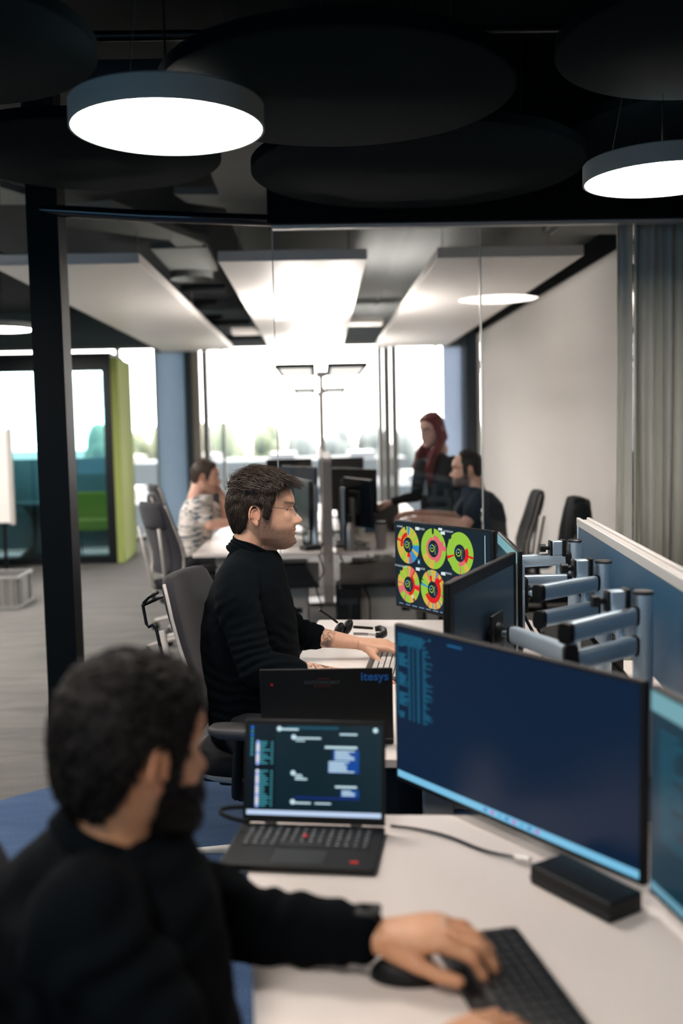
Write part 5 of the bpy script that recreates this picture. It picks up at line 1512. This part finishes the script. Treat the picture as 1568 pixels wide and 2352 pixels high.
for k in range(260):           # swept fringe reaching over the brow
    y = qq.uniform(-.05, .045); x0 = .055 + qq.uniform(-.02, .02); z0 = .118 + qq.uniform(-.006, .008) - 3.0 * y * y
    L_ = qq.uniform(.8, 1.15)
    pth = [Vector((x0, y, z0)), Vector((x0 + .028 * L_, y * 1.05 - .004, z0 + .004)), Vector((x0 + .052 * L_, y * 1.06 - .009, z0 - .006)), Vector((x0 + .070 * L_, y * 1.05 - .013, z0 - .017 - qq.uniform(0, .006))), Vector((x0 + .078 * L_, y * 1.0 - .016, z0 - .027 - qq.uniform(0, .008)))]
    fl.tube(pth, [.0009, .0014, .0013, .0009, .0003], 5, True, .5)
lk.join(fl)
hb_.join(lk, Ml)
hb_.build('hair', HAIR, t, smooth=180)
# eyebrow hairs and stubble stay in the skin; spectacles
gl = MB()
for sg in (-1, 1):
    pts = [Vector((.000, sg * .079, .024)), Vector((.02, sg * .0785, .028)), Vector((.06, sg * .074, .024)), Vector((.112, sg * .060, .0165)), Vector((.121, sg * .054, .014))]
    gl.tube(pts, .0009, 6)
gl.tube([Vector((.127, -.010, .018)), Vector((.130, 0, .0205)), Vector((.127, .010, .018))], .0009, 6)
for sg in (-1, 1):
    o_ = [Vector((.1275 - .0055 * abs(math.cos(a) * .5 + .5) ** 1, sg * (.032 + .0235 * math.cos(a)), .006 + .0150 * math.sin(a) * (1 if math.sin(a) > 0 else 1.1))) for a in [2 * PI * k / 28 for k in range(29)]]
    gl.tube(o_, .00035, 5)
g2 = MB().join(gl, Ml); gl_o = g2.build('glasses', mat('dark_metal_wire', (.10, .10, .12), .3, metal=.8, vary=.1), t, smooth=180)
for sg in (-1, 1):
    ln = MB(); ring = [Vector((.1275 - .0055 * abs(math.cos(a) * .5 + .5), sg * (.032 + .0235 * math.cos(a)), .006 + .0155 * math.sin(a))) for a in [2 * PI * k / 28 for k in range(28)]]
    ln.loft([[v for v in ring], [v + Vector((.0012, 0, 0)) for v in ring]])
    MB().join(ln, Mh and (Matrix.Translation(-ORG) @ Mh)).build('lens', LENS, gl_o, smooth=30)
# turtleneck
SWEAT = mat('black_knit', (.0014, .0030, .0046), .95, spec=.08, bump=.5, bscale=520, vary=.25, vscale=220)
sw = MB()
R_ = []
for py, xl_, xr_, b2 in ((1262, 530, 632, .066), (1280, 520, 644, .082), (1296, 510, 650, .105), (1316, 496, 656, .14), (1340, 486, 662, .165), (1380, 472, 672, .185), (1430, 462, 682, .185), (1490, 460, 688, .175), (1550, 464, 690, .17), (1600, 470, 694, .17), (1650, 478, 700, .175), (1690, 482, 706, .18)):
    c = at((xl_ + xr_) / 2, py, 3.27); R_.append((c, (xr_ - xl_) / 2 / FPX * 3.27, b2))
ringbody(sw, R_, (1, 0, 0), 0, 48, .95)
sw.capsule([C3(560, 1300, 3.20), C3(548, 1335, 3.13), shN.lerp(elN, .08), shN.lerp(elN, .5), elN], [.055, .068, .070, .062, .056], 24)
cfN = elN.lerp(wrN, .40)
sw.capsule([elN, elN.lerp(wrN, .15), elN.lerp(wrN, .30), cfN], [.056, .058, .052, .047], 24)
sw.capsule([C3(580, 1300, 3.34), C3(588, 1325, 3.40), shF, shF.lerp(elF, .5), elF], [.055, .066, .070, .062, .055], 24)
cfF = elF.lerp(wrF, .36)
sw.capsule([elF, elF.lerp(wrF, .12), cfF - fF * .012], [.055, .054, .046], 24)
co, po, nr = remesh(sw, .006, 6, .5)
zon = []
for (a, b2, r) in ((shN, elN, .16), (shF, elF, .14)):
    d = (b2 - a).normalized(); zon.append((b2 + Vector((0, 0, .02)), d, r, .027, .0034)); zon.append((a - Vector((0, 0, .06)), Vector((.7, 0, -.7)), .12, .03, .003))
zon.append((C3(585, 1600, 3.2), Vector((.1, 0, 1)), .2, .038, .0040))
zon.append((C3(640, 1500, 3.2), Vector((.5, 0, .9)), .14, .030, .0030))
co = folds(co, nr, .0045, 9, 3, zon)
swo = link('sweater', mesh_np('sweater', co - np.array(ORG), po), SWEAT, t, smooth=180)
# collar: soft stacked rolls tilted with the neck
cb = MB()
nb, nf_ = C3(540, 1229, 3.27), C3(634, 1268, 3.27)
cx = (nb + nf_) / 2; ax = (nf_ - nb); hl = ax.length / 2; axn = ax.normalized(); up_ = Vector((-axn.z, 0, axn.x)); up_ = up_ if up_.z > 0 else -up_
rows = []
for k in range(26):
    u = k / 25; off = -.050 * u; r = 1 + .10 * u ** 1.4 + .020 * math.sin(u * 22) - (.06 if k == 0 else 0)
    cc = cx + up_ * off + Vector((-.002 * u, 0, 0))
    rows.append([cc + axn * (hl + .004) * r * math.cos(a) + Vector((0, .066 * r * math.sin(a), 0)) + up_ * .004 * math.sin(3 * a + u * 5) for a in [2 * PI * j / 64 for j in range(64)]])
inner = [[cx + up_ * (.001 - .03 * k) + axn * (hl - .005) * math.cos(a) + Vector((0, .060 * math.sin(a), 0)) for a in [2 * PI * j / 64 for j in range(64)]] for k in (1, 0)]
cb.loft(inner + rows, cap=False)
cb.v = [tuple(Vector(p) - ORG) for p in cb.v]
cb.build('turtleneck_collar', SWEAT, swo, smooth=180)
for a, fw, r in ((cfN, fN, .047), (cfF, fF, .043)):
    cf = MB(); rr3 = []
    s1, s2 = frame_from(fw)
    for u, k in ((-.035, .98), (-.02, 1.03), (0, 1.0), (.006, .94), (.004, .85), (-.02, .84)):
        rr3.append([a + fw * u + (s1 * math.cos(q) + s2 * math.sin(q)) * r * k * (1 + .03 * math.sin(5 * q)) - ORG for q in [2 * PI * j / 32 for j in range(32)]])
    cf.loft(rr3, cap=False); cf.build('cuff', SWEAT, swo, smooth=180)
# trousers and shoes
def trousers(t, ORG, hips, knees, ankles, m, r=(.098, .07, .05), toe=(1, 0, 0), shoem=None, vox=.012):
    pm = MB()
    for h, k, a in zip(hips, knees, ankles):
        pm.capsule([h, Vector(h).lerp(Vector(k), .5), k], [r[0], r[0] * .88, r[1]], 20)
        pm.capsule([k, Vector(k).lerp(Vector(a), .5), a], [r[1], r[1] * .85, r[2]], 20)
    pm.capsule([hips[0], hips[1]], [r[0] * 1.15, r[0] * 1.15], 20)
    co, po, nr = remesh(pm, vox, 4)
    co = folds(co, nr, .005, 8, 1)
    link('trousers', mesh_np('trousers', co - np.array(ORG), po), m, t, smooth=180)
    for a in ankles:
        sh = MB(); a = Vector(a); d = Vector(toe).normalized(); s_ = Vector((-d.y, d.x, 0)); rg = []
        for u, w1, h1 in ((-.06, .026, .05), (-.04, .036, .075), (.0, .038, .085), (.06, .044, .06), (.12, .046, .045), (.17, .038, .035), (.20, .018, .02)):
            rg.append([Vector((a.x, a.y, 0)) + d * u + s_ * w1 * math.cos(q) + Vector((0, 0, .008 + max(0, h1 * (.5 + .5 * math.sin(q))))) - ORG for q in [2 * PI * j / 20 for j in range(20)]])
        sh.loft(rg); sh.build('shoe', shoem or GREYD, t, smooth=180)
TRO = mat('black_denim', (.010, .012, .016), .9, bump=.3, bscale=500, vary=.2)
trousers(t, ORG, [C3(590, 1680, 3.17), C3(590, 1680, 3.37)], [(.26, 3.12, .56), (.26, 3.44, .56)], [(.22, 3.14, .11), (.30, 3.42, .11)], TRO)

# ============ the bearded man close to the camera ============
t = thing('person', 'bearded dark-haired man in black sweater seen from behind, hand on the mouse', 'person', (-.3, 1.3, 0))
ORG = Vector(t.location)
HP = at(284, 1736, 1.335) + Vector((0, 0, .0))
Mh = Matrix.Translation(HP) @ Matrix.Rotation(math.radians(90 - 45), 4, 'Z') @ Matrix.Rotation(math.radians(10), 4, 'Y')
hm = MB(); hm.add(gp.tolist(), gf); ear(hm, -1); ear(hm, 1)
hm.capsule([(-.012, 0, -.03), (-.008, 0, -.08), (.000, 0, -.13), (.006, 0, -.155)], [.057, .058, .058, .056], 28)
hm.capsule([(.045, 0, -.085), (.01, 0, -.125), (-.03, 0, -.165)], [.036, .045, .05], 20)
hw = MB().join(hm, Mh); lids(hw, Mh)
hco, hpo, _ = remesh(hw, .003, 3)
am = MB()
wr = onz(872, 2150, .795); nx = Vector((1, -.10, 0)).normalized()
sh2 = at(395, 2035, 1.50); el2 = at(590, 2128, 1.50)
am.capsule([el2, el2.lerp(wr, .5), wr], [.042, .036, .026], 20, flat=.9)
hand(am, hframe(wr, (1, -.22, .12), (-.03, -.12, 1)), -1, [(.42, .72, .40), (.36, .70, .38), (.34, .62, .36), (.34, .55, .3)], (.42, .12), 1.06, .08)
wr2 = Vector((.12, 1.12, .80))
am.capsule([Vector((-.12, 1.08, .80)), wr2], [.04, .026], 20)
hand(am, hframe(wr2, (.80, .55, .02), (0, 0, 1)), 1, [(.3, .4, .3), (.3, .42, .3), (.3, .4, .3), (.3, .4, .3)], (.5, .3), 1.0, .06)
aco, apo, _ = remesh(am, .003, 3)
tm = MB(); bd = Vector((.94, .34, 0))
ringbody(tm, [((-.33, 1.33, .93), .05, .05), ((-.33, 1.32, .88), .08, .12), ((-.32, 1.30, .75), .12, .15), ((-.30, 1.29, .60), .12, .15)], bd)
tco, tpo, _ = remesh(tm, .02, 2)
co = np.concatenate([hco, aco, tco]); po = list(hpo) + [tuple(i + len(hco) for i in f) for f in apo] + [tuple(i + len(hco) + len(aco) for i in f) for f in tpo]
col = skin_tint((.58, .30, .165), Mh.inverted(), (.9, (.02, .014, .010)))(co)
link('body', mesh_np('body', co - np.array(ORG), po, col), SKIN, t, smooth=180)
Ml = Matrix.Translation(-ORG) @ Mh
eyes(t, Ml, (.03, .015, .01))
HAIR2 = mat('black_brown_hair', (.0045, .0038, .0034), .6, spec=.2, vary=.6, vscale=120, bump=.4, bscale=700)
xl2 = [-.10, -.052, -.040, -.030, -.022, .016, .021, .025, .034, .040, .046, .054, .078, .098, .2]
zl2 = [-.108, -.104, -.062, -.020, .016, .024, .0, -.04, -.04, .0, .035, .062, .088, .100, .16]
mk2 = hair_mask(gp, zl2, xl2)
sc, sf, _o = shell(gp, gf, mk2, .014 + .004 * smst(gp[:, 2], .04, .11) + .004 * smst(-gp[:, 0], .02, .07) + .003 * nzv)
hb_ = MB(); hb_.add(to(sc, Ml).tolist(), sf)
hb_.join(locks(sc, sf, 900, lambda c: True, flow, .022, .0022, .003, 7, .4), Ml)
hb_.build('hair', HAIR2, t, smooth=180)
X, Y, Z = gp[:, 0], gp[:, 1], gp[:, 2]
bmk = smst(-Z, .030, .052) * smst(X, .014, .034) * (1 - smst(Z + .050, 0, .03) * smst(X, .062, .085))
bmk = np.maximum(bmk, G(Z, -.043, .008) * np.exp(-(Y / .028) ** 4) * smst(X, .08, .1)) * (1 - .9 * G(Z, -.060, .009) * np.exp(-(Y / .02) ** 4) * (X > .09))
sc, sf, _o = shell(gp, gf, bmk * (X > .0), .009 + .003 * nzv)
bb = MB(); bb.add(to(sc, Ml).tolist(), sf)
bb.join(locks(sc, sf, 500, lambda c: True, lambda p: (.2, 0, -1), .016, .0018, .003, 9, .4), Ml)
bb.build('beard', HAIR2, t, smooth=180)
SW2 = mat('black_sweater_cloth', (.0016, .0028, .0042), .95, spec=.06, bump=.4, bscale=420, vary=.2, vscale=160)
sw = MB()
nk = at(268, 1925, 1.335)
def rb(px, py, y, a, b2): return (at(px, py, y), a, b2)
ringbody(sw, [rb(262, 1905, 1.335, .080, .080), rb(252, 1938, 1.33, .108, .115), rb(238, 2010, 1.325, .140, .165), rb(235, 2080, 1.32, .155, .195), rb(245, 2180, 1.31, .160, .200), rb(262, 2300, 1.30, .160, .195), ((-.27, 1.29, .62), .16, .19), ((-.27, 1.29, .50), .165, .20)], bd, 0, 48, .95)
sw.capsule([at(330, 2000, 1.44), sh2, sh2.lerp(el2, .5), el2], [.060, .064, .060, .056], 24)
cf = el2.lerp(wr, .84)
sw.capsule([el2, el2.lerp(wr, .4), cf], [.057, .050, .042], 24)
shr = at(200, 2150, 1.13); elr = Vector((-.14, 1.05, .79))
sw.capsule([at(215, 2090, 1.22), shr, shr.lerp(elr, .5), elr, Vector((.06, 1.09, .80))], [.07, .075, .064, .056, .042], 24)
co, po, nr = remesh(sw, .008, 5)
zon = [(el2 + Vector((0, 0, .05)), (wr - el2).normalized(), .20, .062, .0045), (cf, (wr - el2 + Vector((0, .05, .1))).normalized(), .13, .040, .003), (shr, Vector((.7, 0, -.7)), .22, .06, .006), (Vector((-.25, 1.2, .85)), Vector((.4, 0, .9)), .2, .07, .006)]
co = folds(co, nr, .007, 7, 5, zon)
swo = link('sweater', mesh_np('sweater', co - np.array(ORG), po), SW2, t, smooth=180)
# crew neckline band
cb = MB(); c0 = at(266, 1903, 1.335); rows = []
nrm = Vector((.42, .12, .9)).normalized(); s1 = Vector((.94, .34, 0)); s1 = (s1 - nrm * s1.dot(nrm)).normalized(); s2 = nrm.cross(s1)
for u, k in ((-.022, 1.12), (-.010, 1.08), (.0, 1.03), (.006, .97), (.002, .92), (-.012, .92)):
    rows.append([c0 + nrm * u + s1 * .080 * k * math.cos(a) + s2 * .076 * k * math.sin(a) - ORG for a in [2 * PI * j / 48 for j in range(48)]])
cb.loft(rows, cap=False); cb.build('neckband', SW2, swo, smooth=180)
wt = MB(); wc = el2.lerp(wr, .91); fw = (wr - el2).normalized(); s1, s2 = frame_from(fw)
wt.loft([[wc + fw * u + (s1 * math.cos(a) + s2 * .85 * math.sin(a)) * r - ORG for a in [2 * PI * j / 36 for j in range(36)]] for u, r in ((-.012, .030), (-.012, .033), (.012, .033), (.012, .030))])
wo = wt.build('wristwatch', BLACK, t, smooth=60)
tp = wc + Vector((0, .006, .034)) - ORG
MB().box(tp, (.040, .038, .012), Matrix.Rotation(-.15, 3, 'Z')).build('watch_case', BLACK, wo, bevel=.005)
trousers(t, ORG, [(-.24, 1.19, .55), (-.28, 1.40, .55)], [(.14, 1.16, .56), (.14, 1.46, .57)], [(.10, 1.14, .11), (.14, 1.48, .11)], TRO)

# ============ people in the back room ============
def back_person(label, org, head, yaw, pitch, female, rings, face, arms, skin, beard, hairfn, shirt, hipsq=None, vox=.006):
    t = thing('person', label, 'person', org); O = Vector(t.location)
    Mh = Matrix.Translation(head) @ Matrix.Rotation(yaw, 4, 'Z') @ Matrix.Rotation(pitch, 4, 'Y')
    g, f, _, _ = head_grid(60, 90, .8 if female else 1.0, female=female)
    hm = MB(); hm.add(g.tolist(), f); ear(hm, -1); ear(hm, 1)
    hm.capsule([(-.012, 0, -.03), (-.025, 0, -.09), (-.04, 0, -.17)], [.048 if female else .056, .048 if female else .058, .06], 24)
    bm_ = MB().join(hm, Mh)
    hco, hpo, _ = remesh(bm_, .004, 2)
    am = MB()
    for a in arms:
        am.capsule([a['el'], Vector(a['el']).lerp(Vector(a['wr']), .45), a['wr']], [.042, .037, .025] if not female else [.034, .03, .022], 16)
        if a.get('bare'): am.capsule([Vector(a['sh']).lerp(Vector(a['el']), .4), a['el']], [.046, .042], 16)
        hand(am, hframe(a['wr'], a['fwd'], a['up']), a['side'], a.get('curl', cur), a.get('thumb', (.5, .3)), .95 if female else 1.02)
    aco, apo, _ = remesh(am, .0045, 2)
    co = np.concatenate([hco, aco]); po = list(hpo) + [tuple(i + len(hco) for i in q) for q in apo]
    col = skin_tint(skin, Mh.inverted(), beard)(co)
    link('body', mesh_np('body', co - np.array(O), po, col), SKIN, t, smooth=180)
    sm = MB(); ringbody(sm, rings, face, 0, 40, .92)
    for a in arms:
        e = Vector(a['sh']).lerp(Vector(a['el']), .62) if a.get('bare') else Vector(a['el'])
        rr_ = .068 if not female else .052
        sm.capsule([a['sh'], Vector(a['sh']).lerp(e, .5), e], [rr_, rr_ * .92, rr_ * .86], 18)
        if not a.get('bare'): sm.capsule([a['el'], Vector(a['el']).lerp(Vector(a['wr']), .9)], [rr_ * .82, rr_ * .6], 18)
    co, po, nr = remesh(sm, vox, 4); co = folds(co, nr, .008, 8, 2)
    Ml = Matrix.Translation(-O) @ Mh
    so = link('shirt', mesh_np('shirt', co - np.array(O), po), shirt, t, smooth=180)
    hairfn(t, Ml, g, f)
    return t, Ml, so

def simple_hair(m, xl, zl, th=.009, top=.006, n=500, recede=0):
    def fn(t, Ml, g, f):
        mk = hair_mask(g, zl, xl)
        sc, sf, _o = shell(g, f, mk, th + top * smst(g[:, 2], .05, .11))
        h = MB(); h.add(to(sc, Ml).tolist(), sf); h.join(locks(sc, sf, n, lambda c: True, flow, .025, .0025, .003, 3, .3), Ml)
        h.build('hair', m, t, smooth=180)
    return fn
# patterned shirt material
m = bpy.data.materials.new('patterned_shirt'); m.use_nodes = True
n_ = m.node_tree; b_ = n_.nodes['Principled BSDF']; b_.inputs['Roughness'].default_value = .9
tc_ = n_.nodes.new('ShaderNodeTexCoord'); mp_ = n_.nodes.new('ShaderNodeMapping'); mp_.inputs['Scale'].default_value = (9, 9, 38)
n_.links.new(tc_.outputs['Object'], mp_.inputs[0])
nz_ = n_.nodes.new('ShaderNodeTexNoise'); nz_.inputs['Scale'].default_value = 1.3; nz_.inputs['Detail'].default_value = 3; n_.links.new(mp_.outputs[0], nz_.inputs['Vector'])
rm_ = n_.nodes.new('ShaderNodeMapRange'); rm_.inputs['From Min'].default_value = .53; rm_.inputs['From Max'].default_value = .60; n_.links.new(nz_.outputs['Fac'], rm_.inputs['Value'])
mx_ = n_.nodes.new('ShaderNodeMix'); mx_.data_type = 'RGBA'; mx_.inputs['A'].default_value = (.66, .62, .58, 1); mx_.inputs['B'].default_value = (.07, .11, .14, 1)
n_.links.new(rm_.outputs[0], mx_.inputs['Factor']); n_.links.new(mx_.outputs['Result'], b_.inputs['Base Color'])
PSHIRT = m
# man in the patterned shirt
yl = 7.55; HL = at(466, 1096, yl)
shn, shf = at(452, 1165, yl - .17), at(466, 1158, yl + .18)
rings = [(at(470, 1136, yl), .06, .07), (at(458, 1150, yl), .10, .13), (at(452, 1172, yl), .12, .19), (at(450, 1205, yl), .125, .19), (at(445, 1240, yl), .13, .17), (at(440, 1275, yl), .14, .18), (at(440, 1295, yl), .13, .17)]
arms = [dict(sh=shn, el=at(482, 1206, yl - .2), wr=at(536, 1200, yl - .12), fwd=(1, .2, 0), up=(0, 0, 1), side=1, bare=True),
        dict(sh=shf, el=at(520, 1190, yl + .15), wr=at(512, 1142, yl + .05), fwd=(-.35, -.15, 1), up=(1, 0, .3), side=-1, bare=True, curl=[(.6, .9, .5), (.7, 1.0, .5), (.8, 1.0, .5), (.8, 1.0, .5)])]
HM3 = mat('short_brown_hair', (.045, .028, .018), .6, vary=.4, vscale=100)
tl, _, _ = back_person('man in white patterned shirt at the back desk, hand raised to his chin', (HL.x, yl, 0), HL, math.radians(4), math.radians(8), False, rings, (1, 0, 0), arms, (.72, .42, .31), (.45, (.14, .07, .04)), simple_hair(HM3, xl, zl, .006, .004, 300), PSHIRT)
trousers(tl, Vector(tl.location), [(HL.x - .08, yl - .1, .56), (HL.x - .08, yl + .1, .56)], [(HL.x + .35, yl - .12, .56), (HL.x + .35, yl + .12, .56)], [(HL.x + .33, yl - .12, .11), (HL.x + .33, yl + .12, .11)], TRO)
# bearded man in dark shirt facing the other way
yr = 7.05; HR = at(1078, 1078, yr)
shn, shf = at(1100, 1150, yr - .18), at(1088, 1142, yr + .18)
rings = [(at(1082, 1118, yr), .065, .075), (at(1096, 1134, yr), .11, .13), (at(1108, 1156, yr), .135, .20), (at(1112, 1190, yr), .15, .20), (at(1112, 1230, yr), .16, .19), (at(1108, 1275, yr), .16, .19), (at(1108, 1310, yr), .15, .18)]
arms = [dict(sh=shn, el=at(1068, 1205, yr - .28), wr=at(968, 1192, yr - .15), fwd=(-1, .12, .02), up=(0, 0, 1), side=1, bare=True),
        dict(sh=shf, el=at(1050, 1190, yr + .25), wr=at(958, 1178, yr + .12), fwd=(-1, -.05, 0), up=(0, 0, 1), side=-1, bare=True)]
xr = [-.10, -.048, -.036, -.027, -.020, .016, .021, .027, .040, .046, .05, .052, .056, .060, .2]
zr = [-.070, -.068, -.045, -.010, .020, .026, .0, -.030, -.030, .0, .05, .10, .13, .16, .2]
HM4 = mat('black_short_hair', (.012, .010, .010), .55, vary=.4, vscale=100)
DSH = mat('dark_teal_shirt', (.010, .020, .032), .9, vary=.2, vscale=30, bump=.3)
tr_, Mlr, _ = back_person('seated man with dark beard and glasses in a dark short-sleeved shirt, facing the woman\'s side', (HR.x, yr, 0), HR, math.radians(180 - 6), math.radians(6), False, rings, (-1, 0, 0), arms, (.74, .45, .34), (.95, (.03, .022, .02)), simple_hair(HM4, xr, zr, .008, .004, 300), DSH)
trousers(tr_, Vector(tr_.location), [(HR.x + .08, yr - .1, .56), (HR.x + .08, yr + .1, .56)], [(HR.x - .30, yr - .12, .56), (HR.x - .30, yr + .12, .56)], [(HR.x - .28, yr - .12, .11), (HR.x - .28, yr + .12, .11)], TRO, toe=(-1, 0, 0))
def simple_glasses(t, Ml, m_):
    g_ = MB()
    for sg in (-1, 1):
        g_.tube([Vector((.0, sg * .080, .024)), Vector((.06, sg * .076, .024)), Vector((.118, sg * .060, .018))], .0016, 6)
        g_.tube([Vector((.124, sg * (.032 + .024 * math.cos(a)), .008 + .017 * math.sin(a))) for a in [2 * PI * k / 20 for k in range(21)]], .0018, 6)
    g_.tube([Vector((.126, -.009, .014)), Vector((.128, .009, .014))], .0016, 6)
    MB().join(g_, Ml).build('glasses', m_, t, smooth=180)
simple_glasses(tr_, Mlr, BLACK)
# standing woman with long red hair
yw = 7.75; HW = at(994, 988, yw)
rings = [(at(1000, 1040, yw), .055, .06), (at(1004, 1052, yw), .075, .12), (at(1003, 1075, yw), .09, .175), (at(1001, 1110, yw), .105, .165), (at(1000, 1150, yw), .09, .14), (at(1004, 1190, yw), .10, .15), (at(1008, 1240, yw), .12, .18), (at(1008, 1290, yw), .11, .17)]
shl, shr_ = at(966, 1068, yw - .08), at(1040, 1062, yw + .05)
arms = [dict(sh=shl, el=at(955, 1140, yw - .12), wr=at(900, 1152, yw - .05), fwd=(-1, .05, -.25), up=(-.1, 0, 1), side=1),
        dict(sh=shr_, el=at(1052, 1130, yw + .05), wr=at(1020, 1185, yw - .1), fwd=(-.5, -.2, -.8), up=(-.3, -.8, .3), side=-1)]
REDH = mat('dark_red_hair', (.15, .022, .026), .45, spec=.4, vary=.6, vscale=60, bump=.3, bscale=500)
def long_hair(t, Ml, g, f):
    xs = [-.10, .0, .03, .05, .06, .085, .098, .2]; zs_ = [-.118, -.118, -.06, .02, .062, .094, .106, .16]
    mk = hair_mask(g, zs_, xs)
    sc, sf, _o = shell(g, f, mk, .014 + .004 * smst(g[:, 2], .05, .11))
    h = MB(); h.add(to(sc, Ml).tolist(), sf)
    q = random.Random(4)
    for k in range(420):        # long locks falling over both shoulders to the chest
        sg = -1 if k % 2 else 1; a = q.uniform(0, 1)
        x0 = .03 - .10 * a; y0 = sg * (.072 - .03 * abs(a - .3)); dz = q.uniform(-.37, -.26)
        pts = [Vector((x0 * .6, y0 * .75, .09)), Vector((x0, y0 * 1.12, .02)), Vector((x0 + .005, y0 * 1.25, -.08)), Vector((x0 + .110, y0 * 1.15 + q.uniform(-.02, .02), -.15)), Vector((x0 + .170, y0 * 1.0 + q.uniform(-.025, .02), -.24)), Vector((x0 + .190 + q.uniform(-.02, .02), y0 * .8 + q.uniform(-.03, .03), dz - .03))]
        pts = [p + Vector((q.uniform(-.006, .006), q.uniform(-.006, .006), 0)) for p in pts]
        h.tube([Ml @ p for p in pts], [.004, .008, .012, .014, .012, .003], 6, True, .6)
    h.build('hair', REDH, t, smooth=180)
JAC = mat('black_jacket', (.006, .010, .013), .85, vary=.2, bump=.2)
tw, Mlw, so = back_person('standing woman with long red hair, glasses and dark jacket leaning over the desk', (at(1000, 1100, yw).x, yw, 0), HW, math.radians(180 + 38), math.radians(14), True, rings, (-.8, -.6, 0), arms, (.76, .50, .41), None, long_hair, JAC)
so.name = 'jacket'
simple_glasses(tw, Mlw, GREYD)
ow = Vector(tw.location)
c = at(988, 1085, yw) + Vector((-.055, -.105, 0)) - ow
MB().prism([(-.022, 0), (.022, 0), (.018, .01), (-.018, .01)], -.17, .11).build('top', mat('pale_blue_top', (.30, .42, .46), .8, vary=.1), tw).location = c
trousers(tw, ow, [(ow.x - .02, yw + .06, .86), (ow.x + .04, yw - .06, .86)], [(ow.x - .0, yw + .08, .48), (ow.x + .06, yw - .08, .48)], [(ow.x + .02, yw + .1, .11), (ow.x + .08, yw - .1, .11)], TRO, r=(.09, .065, .05), toe=(-1, -.3, 0))
